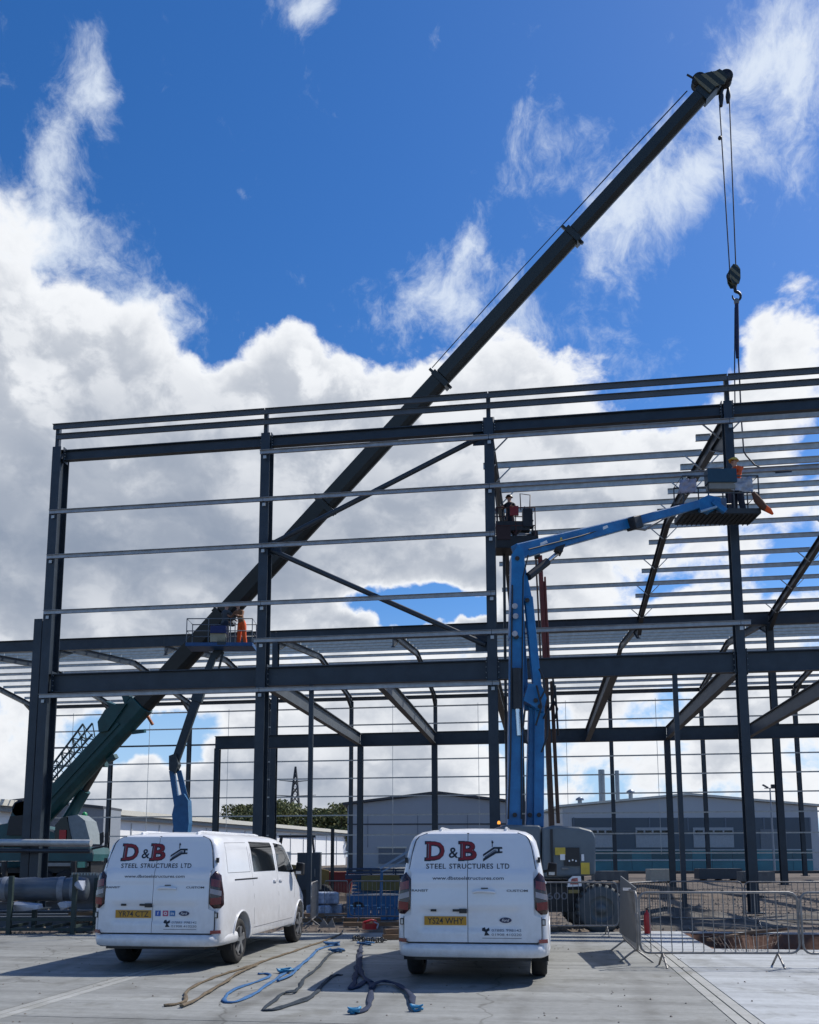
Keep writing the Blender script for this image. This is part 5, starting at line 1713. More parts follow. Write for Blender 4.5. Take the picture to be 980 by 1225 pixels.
MB().tube([P3 + Vector((.55, -.3, 1.5)), P3 + Vector((.58, -.3, 2.1)), P3 + Vector((.2, -.3, 2.15)), P3 + Vector((.22, -.3, 1.5))], .022, 6).build('guard_hoop', dk_red, lift3)
for x in (-.62, -.42):
    MB().tube([P3 + Vector((x, -.2, .5)), P3 + Vector((x - .04, -.2, 1.6)), P3 + Vector((x - .1, -.2, 2.3))], .03, 6).build('hung_strap', dark_metal, lift3)
j = stand(0, 0, 'fwd', f=(-.3, -1, 0))
make_person('dark silhouetted worker standing in the red lift basket beside the third column', tuple(U(610.5, 660, 32.6) + Vector((0, 0, .42))), j, (M('black_jacket', (.02, .02, .025), .8), navy_cloth), blackp, (-.3, -1, 0), 'workers up in the lifts')

# ------------------------------------------------------------------ crowd barriers
def barrier(W=2.3, H=1.08, nb=14):
    root = thing('crowd_barrier', 'barrier', 'barrier', (0, 0, 0), 0, 'crowd control barriers round the works')
    r = .12
    z0 = .20
    pts = []
    for cx_, cz_, a0 in ((-W / 2 + r, z0 + r, 180), (W / 2 - r, z0 + r, 270), (W / 2 - r, H - r, 0), (-W / 2 + r, H - r, 90)):
        for i in range(4):
            a = R(a0 + 30 * i)
            pts.append((cx_ + r * math.cos(a), 0, cz_ + r * math.sin(a)))
    MB().tube(pts, .0185, 8, closed=True).build('frame', galv_bar, root)
    bar_me = MB().cyl((0, 0, z0), (0, 0, H), .0075, 6).mesh('upright', galv_bar)
    for i in range(nb):
        link('upright', bar_me, root, (-W / 2 + W * (i + 1) / (nb + 1), 0, 0))
    for x in (-W / 2 + .32, W / 2 - .32):
        MB().tube([(x, -.26, .0), (x, -.02, z0 - .02), (x, .02, z0 - .02), (x, .26, .0)], .017, 6).build('foot', galv_bar, root)
    for x in (-W / 2, W / 2):
        MB().tube([(x, 0, .75), (x + .05 * (1 if x > 0 else -1), 0, .77), (x + .05 * (1 if x > 0 else -1), 0, .68)], .010, 6).build('hook', galv_bar, root)
    return root
bar0 = barrier()
def put(first, px0, Y0, px1, Y1, label, z=0.0):
    "a barrier whose ends stand at photo columns px0, px1 at the distances Y0, Y1"
    a, b = U(px0, 1100, Y0), U(px1, 1100, Y1)
    c = (a + b) / 2
    d = b - a
    rz = math.atan2(d.y, d.x)
    o = bar0 if first else dup(bar0, (0, 0, 0), 0)
    o.location, o.rotation_euler, o['label'] = (c.x, c.y, z), (0, 0, rz), label
    s_ = math.hypot(d.x, d.y) / 2.3
    o.scale = (s_, 1, 1)
    return o
put(True, 765, 13.75, 955, 13.65, 'nearest crowd barrier, standing on the pale slab across the clay pit')
put(False, 959, 13.6, 1150, 13.3, 'crowd barrier cut by the right edge, next to the nearest one')
put(False, 762, 13.95, 745, 16.2, 'edge-on crowd barrier running back beside the red cylinder')
put(False, 640, 19.0, 740, 18.9, 'crowd barrier in front of the big grey lift wheel')
put(False, 752, 21.4, 800, 23.2, 'slanting crowd barrier in front of the grey heap', -.09)
put(False, 802, 22.6, 890, 22.2, 'crowd barrier just left of the tall column foot', -.09)
put(False, 893, 22.0, 1000, 21.7, 'crowd barrier just right of the tall column foot', -.09)
put(False, 418, 23.6, 500, 23.4, 'crowd barrier between the vans in front of the blue scissor lift', -.09)
put(False, 372, 22.0, 380, 24.0, 'edge-on crowd barrier just right of the left van mirror', -.09)
put(False, 388, 23.8, 416, 23.7, 'narrow crowd barrier in front of the blue wrapped packs', -.09)

# grey mesh panel fixed to the edge-on barrier
pn = thing('mesh_panel', 'dull grey solid panel with a white label leaning on the edge-on barrier', 'panel', tuple(U(755, 1080, 15.4)))
po = Vector(pn.location)
pa = [U(744.5, 1116, 16.3) - po, U(764, 1128, 14.2) - po, U(764, 1062, 14.2) - po, U(745.5, 1048, 16.2) - po]
MB().prism(pa, (-.05, 0, 0), (-.03, 0, 0)).build('sheet', M('grey_panel', (.10, .11, .12), .6), pn)
MB().add([U(751, 1065.5, 15.5) - po + Vector((-.08, 0, 0)), U(761, 1065.5, 14.6) - po + Vector((-.08, 0, 0)), U(761, 1062, 14.6) - po + Vector((-.08, 0, 0)), U(751, 1062, 15.5) - po + Vector((-.08, 0, 0))], [(0, 1, 2, 3)]).build('label_strip', white_print, pn)

# red cylinder by the barrier
p = G(775, 1117)
ex = thing('fire_extinguisher', 'red fire extinguisher standing on the slab by the nearest barrier', 'fire extinguisher', tuple(p))
MB().lathe((0, 0, 0), (0, 0, 1), [(0, 0), (0, .075), (.02, .082), (.40, .082), (.47, .06), (.50, .025), (.54, .025)], 16).build('cylinder', red_bright, ex)
MB().box((0, 0, .565), (.05, .05, .05)).bar((0, 0, .58), (.12, 0, .62), .02, .02).build('valve', blackp, ex)
MB().tube([(.02, 0, .56), (.10, -.03, .5), (.10, -.03, .25)], .012, 6).build('hose', blackp, ex)
ex.scale = (.85, .85, .9)

# reinforcing mesh lying at the pit edge
mesh_t = thing('reinforcing_mesh', 'bent rusty reinforcing mesh lying along the front edge of the clay pit', 'steel mesh', tuple(G(885, 1130)))
mo_ = Vector(mesh_t.location)
rust = M('rusty_bar', (.11, .07, .05), .8, .2, .3, 10)
for i in range(15):
    f = i / 14
    a = G(840 + 95 * f, 1122 - 3 * f, .0) - mo_
    b = G(858 + 70 * f, 1133 + 8 * math.sin(f * 3.1), .0) - mo_
    MB().tube([a + Vector((0, 0, .03)), a.lerp(b, .5) + Vector((0, 0, .10 + .04 * math.sin(i * 1.3))), b + Vector((0, 0, .04))], .005, 4).build('mesh_bar', rust if i % 3 else galv_bar, mesh_t)
for t in (.1, .4, .7, .95):
    pts = []
    for i in range(12):
        f = i / 11
        a = G(840 + 95 * f, 1122 - 3 * f, .0) - mo_
        b = G(858 + 70 * f, 1133 + 8 * math.sin(f * 3.1), .0) - mo_
        pts.append(a.lerp(b, t) + Vector((0, 0, .05 + .16 * math.sin(math.pi * min(1, t)))))
    MB().tube(pts, .005, 4).build('mesh_bar', rust, mesh_t)
for i, (px, py, L_, a) in enumerate(((868, 1127, .9, .5), (905, 1124, 1.2, -.2))):
    c = G(px, py, 0)
    tag(MB().bar((-L_ / 2, 0, .06), (L_ / 2, .1, .10 + .1 * (i % 2)), .07, .05).build('timber_offcut', wood, None, tuple(c), a), ('pale timber offcut at the left of the clay pit', 'long timber offcut across the middle of the clay pit', 'short timber offcut at the right of the clay pit', 'small timber offcut on the left rim of the clay pit')[i], 'timber', 'timber offcuts round the pit')

# ------------------------------------------------------------------ slings, chain and oddments on the concrete
def strap(name, label, strands, w, mat, seed, th=.022, ends=()):
    rd = random.Random(seed)
    root = None
    for k, st_ in enumerate(strands):
        pts = [G(x, y, 0) for x, y in st_]
        fine = []
        for i in range(len(pts) - 1):                 # Catmull-Rom
            p0, p1, p2, p3 = pts[max(0, i - 1)], pts[i], pts[i + 1], pts[min(len(pts) - 1, i + 2)]
            nsub = max(3, int((p2 - p1).length / .12))
            for q in range(nsub):
                t = q / nsub
                fine.append(.5 * ((2 * p1) + (p2 - p0) * t + (2 * p0 - 5 * p1 + 4 * p2 - p3) * t * t + (3 * p1 - p0 - 3 * p2 + p3) * t ** 3))
        fine.append(pts[-1])
        org = fine[0]
        if root is None:
            root = thing(name, label, 'lifting sling', tuple(org), 0, 'lifting slings laid out on the concrete')
            o0 = Vector(org)
        mb = MB()
        sec = 8
        vs, ring = [], []
        wob = 0.0
        for i, p in enumerate(fine):
            a, b = fine[max(0, i - 1)], fine[min(len(fine) - 1, i + 1)]
            d = (b - a).normalized()
            s_ = d.cross(Vector((0, 0, 1)))
            wob = .7 * wob + rd.uniform(-.010, .010)
            ww = w * (1 + .25 * math.sin(i * .9 + seed) + rd.uniform(-.1, .1))
            for q in range(sec):
                an = 2 * math.pi * q / sec
                vs.append(p - o0 + s_ * (ww / 2 * math.cos(an) + wob) + Vector((0, 0, th / 2 + .012 * k + th / 2 * math.sin(an) * (1 + .3 * math.sin(i * 1.3)))))
        n = len(fine)
        mb.add(vs, [(i * sec + q, i * sec + (q + 1) % sec, (i + 1) * sec + (q + 1) % sec, (i + 1) * sec + q) for i in range(n - 1) for q in range(sec)], 0, True)
        mb.add([vs[q] for q in range(sec)], [tuple(range(sec))])
        mb.add([vs[(n - 1) * sec + q] for q in range(sec)], [tuple(range(sec))])
        mb.build('webbing', mat, root)
    for (x, y, lx, ly, mt) in ends:
        c = G(x, y, 0) - o0
        e_ = MB()
        for q_ in range(3):                       # folded eye of the sling in its coloured sleeve
            ph = q_ * 2.1 + x * .37
            e_.tube([c + Vector((lx * .9 * math.cos(ph + u * .9) * (.75 + .25 * q_), ly * .9 * math.sin(ph + u * .9) * (.75 + .25 * q_), .02 + .018 * q_ + .012 * math.sin(u * 2 + q_))) for u in range(7)], .02 + .006 * q_, 6, radii=[.009, .015, .018, .016, .018, .014, .008])
        e_.build('sleeve', mt, root)['kind'] = 'stuff'
    return root
Zp = lambda x, y: (180 + x / 2.722, 1090 + y / 2.722)
sand = M('sandy_rope', (.13, .10, .065), .9, 0, .3, 14, bump=.6)
blue_w = M('blue_webbing', (.030, .115, .27), .85, 0, .25, 12, bump=.5)
char_w = M('charcoal_webbing', (.016, .028, .042), .9, 0, .3, 14, bump=.5)
navy_w = M('navy_webbing', (.012, .024, .060), .9, 0, .3, 14, bump=.5)
cyan_m = M('bright_blue_sleeve', (.02, .19, .36), .45, 0, .2, 12)
strap('lifting_sling', 'long sandy brown sling, leftmost of the slings on the concrete', [[Zp(45, 312), Zp(80, 308), Zp(112, 296), Zp(116, 268), Zp(150, 246), Zp(220, 214), Zp(330, 180), Zp(400, 155), Zp(470, 132), Zp(520, 115), Zp(580, 95), Zp(625, 75)], [Zp(100, 317), Zp(150, 296), Zp(190, 270), Zp(230, 245), Zp(280, 212), Zp(345, 180)]], .045, sand, 1, .03)
strap('lifting_sling', 'mid blue sling looped back on itself beside the sandy one', [[Zp(615, 113), Zp(575, 118), Zp(540, 132), Zp(515, 160), Zp(470, 192), Zp(440, 206), Zp(395, 235), Zp(350, 266), Zp(300, 290), Zp(262, 300), Zp(244, 294), Zp(252, 274), Zp(290, 252), Zp(335, 236), Zp(375, 222), Zp(388, 212), Zp(375, 206), Zp(350, 207)], [Zp(545, 130), Zp(500, 172), Zp(460, 210), Zp(410, 232)]], .052, blue_w, 2, .026, [(*Zp(436, 203), .10, .05, cyan_m), (*Zp(592, 113), .14, .10, blue_w)])
strap('lifting_sling', 'charcoal sling laid in a narrow loop in the middle of the slings', [[Zp(632, 131), Zp(600, 135), Zp(580, 148), Zp(548, 185), Zp(505, 222), Zp(480, 258), Zp(450, 266), Zp(425, 275), Zp(395, 300), Zp(370, 322), Zp(385, 326), Zp(425, 320), Zp(470, 305), Zp(520, 287), Zp(545, 262), Zp(572, 232), Zp(600, 212), Zp(625, 211)], [Zp(480, 258), Zp(470, 270), Zp(440, 272)]], .050, char_w, 3, .024, [(*Zp(606, 135), .12, .08, blue_w)])
strap('lifting_sling', 'thin dark sling strand crossing inside the charcoal loop', [[Zp(400, 325), Zp(440, 312), Zp(500, 290), Zp(540, 268), Zp(560, 240), Zp(590, 212)]], .045, char_w, 4, .028)
strap('lifting_sling', 'navy two-leg sling with bright blue ends, nearest the right van', [[Zp(693, 105), Zp(682, 130), Zp(676, 170), Zp(668, 205), Zp(660, 240), Zp(648, 258), Zp(672, 252), Zp(690, 238), Zp(712, 232), Zp(722, 255), Zp(716, 290), Zp(712, 312), Zp(690, 330), Zp(668, 336)], [Zp(684, 130), Zp(684, 175), Zp(688, 215), Zp(715, 238)], [Zp(718, 262), Zp(735, 245), Zp(765, 238), Zp(805, 248), Zp(835, 268), Zp(852, 290), Zp(860, 318), Zp(868, 326)]], .070, navy_w, 5, .03, [(*Zp(662, 336), .06, .03, cyan_m), (*Zp(868, 327), .06, .03, cyan_m), (*Zp(700, 112), .14, .10, blue_w)])
ch = thing('chain', 'short dark chain with shackles lying by the navy sling', 'chain', tuple(G(*Zp(660, 98))))
c0 = Vector(ch.location)
cpts = [Zp(660, 98), Zp(675, 94), Zp(690, 99), Zp(705, 104), Zp(720, 102), Zp(735, 104), Zp(750, 101), Zp(765, 104)]
for i in range(len(cpts) - 1):
    for h_ in (0, .5):
        a = G(*cpts[i], 0).lerp(G(*cpts[i + 1], 0), h_) - c0
        b = G(*cpts[i], 0).lerp(G(*cpts[i + 1], 0), h_ + .55) - c0
        d = (b - a)
        s_ = d.cross(Vector((0, 0, 1))).normalized() if (i * 2 + int(h_ * 2)) % 2 else Vector((0, 0, 1))
        m_ = (a + b) / 2 + Vector((0, 0, .05))
        MB().tube([m_ + d * .6 * math.cos(q * math.pi / 4) + s_ * .045 * math.sin(q * math.pi / 4) for q in range(8)], .014, 5, closed=True).build('link', dark_metal, ch)
tm = MB().box((0, 0, .05), (.55, .20, .10)).box((.02, .25, .05), (.5, .18, .10)).box((0.0, .10, .15), (.18, .5, .095))
for i, (c, d, r_) in enumerate((((0, 0, .05), (.60, .18, .10), .1), ((.03, .26, .05), (.55, .18, .10), -.1), ((.0, .13, .150), (.55, .18, .095), .35))):
    p_ = G(476, 1124, 0) + Vector(c)
    tag(MB().box((0, 0, 0), d).build('timber_block', wood, None, tuple(p_), r_), ('front timber block by the right van rear wheel', 'rear timber block by the right van rear wheel', 'timber block laid crosswise on two others by the right van')[i], 'timber block', 'timber blocks by the van')
rc = thing('red_crate', 'crumpled red plastic crate lying on the slab edge between the vans', 'crate', tuple(G(442, 1112, -.0)), .4)
rc.scale = (.62, .62, .62)
for v_, d_ in (((0, 0, .02), (.42, .30, .03)), ((-.2, 0, .14), (.03, .30, .24)), ((.2, 0, .14), (.03, .30, .24)), ((0, -.14, .12), (.40, .03, .18))):
    MB().box(v_, d_).build('crate_panel', red_bright, rc)
MB().tube([(-.25, -.1, .26), (0, -.2, .34), (.2, -.1, .30), (.3, .05, .2)], .045, 8).build('red_strap', red_bright, rc)
MB().tube([(.1, -.15, .28), (.25, -.25, .2), (.18, -.3, .05)], .03, 6).build('pale_strap', plastic_wrap, rc)
bp_ = thing('angle_bracket', 'small dark steel bracket lying on the slab between the vans', 'bracket', tuple(G(391, 1110, 0)))
MB().prism([(-.2, 0, 0), (.2, 0, 0), (.12, 0, .22), (.02, 0, .06), (-.08, 0, .2)], (0, 0, 0), (0, .06, 0)).build('plate', galv_bar, bp_)
for i, (x, y, l_) in enumerate(((420, 1097, 3.2), (400, 1103, 2.4), (460, 1108, 2.0))):
    tag(MB().box((0, 0, .05), (l_, .14, .10)).build('timber_plank', wood, None, tuple(G(x, y, -.06)), .03 * i), ('long timber plank at the slab edge in front of the blue packs', 'middle timber plank near the small bracket', 'short timber plank in front of the blue scissor lift')[i], 'plank', 'planks along the slab edge')

# ------------------------------------------------------------------ stillages and packs, left edge
stl = M('dark_green_steel', (.018, .035, .032), .6, 0, .25, 5)
sx_ = thing('stillage', 'dark green steel stillage at the left edge carrying a wrapped roll', 'stillage', tuple(G(48, 1118, 0)))
so = Vector(sx_.location)
def S(px, py, Y):
    return U(px, py, Y) - so
y0_, y1_ = so.y, so.y + .95
for (px, yy, top) in ((10, y0_, 1048), (40, y1_, 1052), (87, y0_, 1046), (113, y1_, 1050), (-25, y0_, 1048)):
    a = U(px, 1118, yy) - so
    a.z = 0
    MB().bar(a, a + Vector((0, 0, U(px, top, yy).z)), .09, .09).build('post', stl, sx_)
for yy in (y0_, y1_):
    for py in (1100, 1112):
        a, b = U(-25, py, yy) - so, U(112, py, yy) - so
        MB().bar(a, b, .06, .06).build('side_rail', stl, sx_)
for px in (10, 40, 62, 87, 112):
    a = U(px, 1109, y0_) - so
    MB().bar(a, a + Vector((0, .95, 0)), .06, .06).build('cross_rail', stl, sx_)
wrapg = M('grey_foil_wrap', (.075, .095, .12), .40, 0, .35, 1.6, bump=.9, bscale=5, stretch=(.4, 2, 2))
rl = thing('wrapped_roll', 'large grey roll of foil-wrapped material lying in the stillage', 'material roll', tuple(U(40, 1064, y0_ + .5)))
ro_ = Vector(rl.location)
rp = []
n = 14
for i in range(n + 1):
    x = -1.15 + 2.3 * i / n
    rp.append((x, .26 + .015 * math.sin(i * 2.1)))
MB().lathe((0, 0, 0), (1, 0, 0), [(-1.15, 0)] + rp + [(1.15, 0)], 20).build('roll', wrapg, rl)
for x in (-.62, .60, .88):
    MB().lathe((x, 0, 0), (1, .1, 0), [(-.03, .272), (.0, .281), (.04, .276), (.07, .280), (.1, .270)], 20).build('wrap_band', M('grey_wrap_band', (.17, .19, .22), .4, 0, .3, 6), rl)
for i, (px, py, w_) in enumerate(((33, 1085, .55), (80, 1084, .3), (95, 1060, .18))):
    rd = random.Random(20 + i)
    mb = MB()
    ps = [Vector((rd.uniform(-w_, w_) * .6, rd.uniform(-.12, .12), rd.uniform(-.10, .12))) for _ in range(26)]
    bm = bmesh.new()
    for q in ps:
        bm.verts.new(q)
    bmesh.ops.convex_hull(bm, input=bm.verts)
    me = bpy.data.meshes.new('sheeting')
    bm.to_mesh(me)
    bm.free()
    me.materials.append(plastic_wrap)
    tag(link('plastic_sheeting', me, None, tuple(U(px, py, y0_ + (.15 if i < 2 else -.05)))), ('crumpled clear sheeting under the left half of the grey roll', 'crumpled clear sheeting under the right end of the grey roll', 'small clump of clear sheeting on the stillage post by the grey pack')[i], 'plastic sheeting', 'loose plastic sheeting')
pk = thing('wrapped_pack', 'square grey pack of cladding trims with a notched top beside the van', 'material pack', tuple(U(103, 1090, y0_ + 1.3)))
ko = Vector(pk.location)
a, b = U(88, 1080, y0_ + 1.3) - ko, U(122, 1047, y0_ + 1.3) - ko
MB().box(((a.x + b.x) / 2, 0, (a.z + b.z) / 2), (b.x - a.x, .6, b.z - a.z)).build('pack', M('grey_pack', (.12, .125, .125), .7, 0, .25, 3), pk)
for i in range(9):
    x = a.x + (b.x - a.x) * (i + .5) / 9
    MB().box((x, -.2, b.z + .03), (.04, .1, .06)).build('trim_end', M('pale_trim', (.38, .36, .30), .7), pk)
a = U(88, 1104, y0_ + 1.3) - ko
for z in (a.z, a.z + .22):
    MB().box(((a.x + b.x) / 2, 0, z), (b.x - a.x, .7, .07)).build('bearer', wood, pk)
# piles of steel and timber on the ground behind the stillage
for i, (px, py, Y, L_, z) in enumerate(((55, 1090, 22.5, 5, .0), (70, 1084, 23.5, 4.4, .0), (30, 1078, 25, 5, .0), (95, 1030, 30, 5, 1.3))):
    p_ = U(px, py, Y)
    p_.z = -.09 + .14
    tag(MB().ibeam((-L_ / 2, 0, 0), (L_ / 2, 0, 0), .28, .22).build('steel_beam', steel_lt, None, tuple(p_ + Vector((0, 0, z * 0))), .05 * i), ('loose steel beam nearest behind the stillage', 'second loose steel beam behind the stillage', 'third loose steel beam behind the stillage, farther left', 'farthest loose steel beam, in front of the crane')[i], 'steel beam', 'steel beams lying ready on the ground')

# ------------------------------------------------------------------ machines and packs in the gap between the vans
def at(px, Y, z=-.09):
    p = U(px, 1060, Y)
    return (p.x, p.y, z)
sc = thing('scissor_lift', 'lowered blue scissor lift with a yellow box standing between the vans', 'scissor lift', at(458, 27), .08)
MB().box((0, 0, .38), (2.1, 1.1, .42)).build('chassis', lblue2, sc)
for x in (-.75, .75):
    for y in (-.55, .55):
        MB().lathe((x, y, .22), (0, 1, 0), [(-.08, 0), (-.08, .2), (.08, .22), (.08, 0)], 14).build('wheel', black, sc)
for q in range(4):
    z = .64 + .1 * q
    MB().bar((-.9, -.4 + .02 * q, z), (.9, -.4 + .02 * q, z + .085), .05, .06).build('scissor_arm', lblue2, sc)
    MB().bar((.9, -.34 + .02 * q, z), (-.9, -.34 + .02 * q, z + .085), .05, .06).build('scissor_arm', lblue2, sc)
MB().box((0, 0, 1.12), (2.2, 1.15, .12)).build('deck', M('navy_deck', (.012, .03, .07), .5), sc)
MB().box((-.1, -.62, .95), (1.1, .12, .42)).build('yellow_box', M('mustard_box', (.16, .13, .04), .6), sc)
for z in (1.24, 1.34):
    MB().tube([(-1.05, -.5, z), (1.05, -.5, z), (1.05, .5, z), (-1.05, .5, z)], .025, 6, closed=True).build('guard_rail', M('navy_rail', (.015, .035, .08), .5), sc)
for x in (-1.05, -.35, .35, 1.05):
    for y in (-.5, .5):
        MB().cyl((x, y, 1.15), (x, y, 1.36), .025, 6).build('rail_post', M('navy_rail', (0, 0, 0)), sc)
arm = thing('loading_ramp', 'pale folded blue ramp raised beside the right van', 'ramp', tuple(U(478, 1026, 26)))
MB().bar((-.55, 0, -.30), (.40, 0, .26), .5, .06).bar((-.5, 0, -.40), (.40, 0, .08), .5, .04).build('ramp_plate', M('pale_blue_steel', (.22, .30, .40), .5), arm)
MB().bar((-.55, 0, -1.9), (-.5, 0, -.32), .08, .08).build('ramp_leg', lblue2, arm)
MB().bar((.2, 0, -1.9), (.2, 0, .0), .08, .08).build('ramp_leg', lblue2, arm)
for i in range(7):
    x = at(420 + 9.5 * i, 25.2)
    tag(MB().box((0, 0, .16), (.20, .5, .30)).box((0, -.1, .34), (.12, .3, .10)).build('blue_foot_block', lblue2, None, x, .05), ('first blue foot block of the row between the vans', 'second blue foot block of the row between the vans', 'third blue foot block of the row between the vans', 'fourth blue foot block, in the middle of the row', 'fifth blue foot block of the row, before the mustard box', 'sixth blue foot block of the row, beside the van', 'last blue foot block, half behind the right van')[i], 'foot block', 'blue foot blocks in a row')
bw = M('blue_wrap', (.10, .16, .30), .35, 0, .5, 4, col2=(.5, .56, .66), bump=.6)
for i, (px, Y, z) in enumerate(((378, 26.5, 0), (391, 26.3, 0), (403, 26.6, 0), (384, 26.4, .36), (397, 26.4, .36))):
    x, y, _ = at(px, Y)
    o = MB().box((0, 0, .17), (.36, .7, .34)).build('wrapped_pack', bw, None, (x, y, -.09 + z), .1 * (i - 2))
    bevel(o, .05)
    tag(o, ('blue wrapped pack at the left of the lower row, by the left van', 'blue wrapped pack in the middle of the lower row', 'blue wrapped pack at the right of the lower row', 'upper blue wrapped pack on the left', 'upper blue wrapped pack on the right')[i], 'material pack', 'blue wrapped packs')
red_mut = M('faded_red', (.19, .022, .02), .6, 0, .25, 5)
rs = thing('red_skip', 'small red steel skip standing on the site behind the barriers', 'skip', at(407, 36))
MB().prism([(-.45, 0, .3), (.40, 0, .3), (.55, 0, 1.05), (-.55, 0, 1.05)], (0, -.4, 0), (0, .4, 0)).build('tub', red_mut, rs)
MB().box((0, 0, 1.07), (1.15, .85, .06)).build('rim', red_mut, rs)
MB().box((0, 0, .2), (.9, .7, .2)).build('skid', dark_metal, rs)
sb = thing('equipment_cabinet', 'dark grey equipment cabinet standing by the slender post', 'cabinet', at(370, 29))
MB().box((0, 0, 1.25), (.72, .5, 1.15)).build('cabinet_body', M('cabinet_grey', (.045, .055, .065), .6), sb)
MB().box((0, 0, .34), (.5, .4, .67)).build('cabinet_plinth', dark_metal, sb)
MB().box((.2, -.26, 1.2), (.03, .03, .25)).build('cabinet_handle', galv_bar, sb)
fk = thing('forklift', 'dark forklift with a yellow body partly behind the left van front', 'forklift', at(360, 33), .1)
MB().prism([(-1.2, 0, .4), (1.0, 0, .4), (1.0, 0, 1.2), (.3, 0, 1.35), (-1.2, 0, 1.5)], (0, -.55, 0), (0, .55, 0)).build('body', M('worn_yellow', (.20, .13, .03), .6), fk)
for x in (-.8, .8):
    for y in (-.6, .6):
        MB().lathe((x, y, .38), (0, 1, 0), [(-.12, 0), (-.12, .36), (.12, .36), (.12, 0)], 16).build('wheel', black, fk)
for x in (-.9, .5):
    for y in (-.5, .5):
        MB().bar((x, y, 1.3), (x * .8, y, 2.4), .07, .07).build('cab_post', blackp, fk)
MB().box((-.15, 0, 2.42), (1.3, 1.1, .06)).build('cab_roof', blackp, fk)
for y in (-.3, .3):
    MB().bar((1.12, y, .1), (1.12, y, 2.7), .12, .10).build('mast', dark_metal, fk)
    MB().bar((1.2, y, .15), (2.2, y, .15), .10, .05).build('fork', dark_metal, fk)
# pallets of material far inside the frame
packs = [(440, 62, 1.6, .7, 'grey_pack', 'grey stacked pack behind the blue scissor lift inside the frame'), (472, 66, 2.4, .8, 'pale_trim', 'pale stacked pack near the grey shed door'), (392, 55, 2.4, .7, 'worn_yellow', 'brown stacked pack near the red skip'), (730, 60, 2.2, .6, 'grey_pack', 'grey pack behind the barriers below the teal hoarding'), (790, 58, 1.5, .75, 'pale_trim', 'pale pack with a sheet behind the barriers'), (860, 63, 3.0, .7, 'cabinet_grey', 'long dark pack behind the barriers near the tall column'), (905, 57, 2.0, .6, 'grey_pack', 'low grey pack right of the tall column')]
for px, Y, w_, h_, mt, lab in packs:
    r_ = thing('material_pack', lab, 'material pack', at(px, Y), .05, 'stacked packs inside the frame')
    MB().box((0, 0, .1 + h_ / 2), (w_, 1.0, h_)).build('load', MATS[mt], r_)
    for x in (-w_ * .35, 0, w_ * .35):
        MB().box((x, 0, .05), (.1, 1.1, .099)).build('bearer', wood, r_)

# ------------------------------------------------------------------ buildings beyond
def clad(name, col, col2, sc_=1.0):
    mt = M(name, col, .5, 0, .05, .3)
    return mt
shed_grey = clad('grey_cladding', (.34, .375, .42), None)
shed_lt = clad('pale_grey_cladding', (.46, .48, .50), None)
shed_dk = clad('slate_cladding', (.085, .11, .135), None)
white_clad = M('white_cladding', (.88, .88, .87), .5, 0, .04, .2)
trim_dk = M('dark_trim', (.05, .055, .065), .5)
trim_cream = M('cream_trim', (.62, .60, .52), .6)
def gable_shed(label, x0, x1, ye, xa, ya, Y, depth, wall, roofm, floor_py=1046):
    """gable end facing the yard between photo columns x0..x1 at distance Y"""
    A, B_ = U(x0, ye, Y), U(x1, ye, Y)
    P = U(xa, ya, Y)
    root = thing('industrial_shed', label, 'shed', ((A.x + B_.x) / 2, Y, -.09))
    o = Vector(root.location)
    hA, hP = A.z + .09, P.z + .09
    xA, xB, xP = A.x - o.x, B_.x - o.x, P.x - o.x
    MB().prism([(xA, 0, 0), (xB, 0, 0), (xB, 0, hA), (xP, 0, hP), (xA, 0, hA)], (0, 0, 0), (0, depth, 0)).build('wall', wall, root)
    for xs, hs in ((xA, hA), (xB, hA)):
        d = .5 if xs > 0 else -.5
        e = hs - (hP - hs) / abs(xP - xs) * .5
        MB().prism([(xs + d, 0, e + .05), (xP, 0, hP + .05), (xP, 0, hP + .30), (xs + d, 0, e + .30)], (0, -.4, 0), (0, depth + .4, 0)).build('roof', roofm, root)
    return root, o, hA
def seams(root, o, x0, x1, zs, Y, mat):
    for z in zs:
        MB().box(((x0 + x1) / 2 - o.x, -.03, z), (x1 - x0, .06, .14)).build('wall_seam', mat, root)
# middle grey shed
Ym = 95
sh, o, h = gable_shed('plain grey gabled shed in the middle distance behind the right van', 416, 628, 963, 522, 950, Ym, 45, shed_grey, trim_dk)
seams(sh, o, U(416, 1024, Ym).x, U(628, 1024, Ym).x, [U(500, 985, Ym).z], Ym, trim_dk)
a, b = U(453, 1032, Ym), U(485, 1014, Ym)
MB().box(((a.x + b.x) / 2 - o.x, -.04, a.z / 2 + b.z / 2), (b.x - a.x, .08, b.z - a.z)).build('shutter_door', M('shutter_grey', (.13, .16, .20), .5), sh)
MB().box(((a.x + b.x) / 2 - o.x, -.10, b.z + .1), (b.x - a.x + .3, .12, .16)).build('door_hood', trim_cream, sh)
for px in (440, 470, 500, 560, 590):
    MB().box((U(px, 1024, Ym).x - o.x, -.02, h * .62), (.05, .035, h * .5)).build('panel_joint', M('joint_grey', (.15, .18, .22), .6), sh)
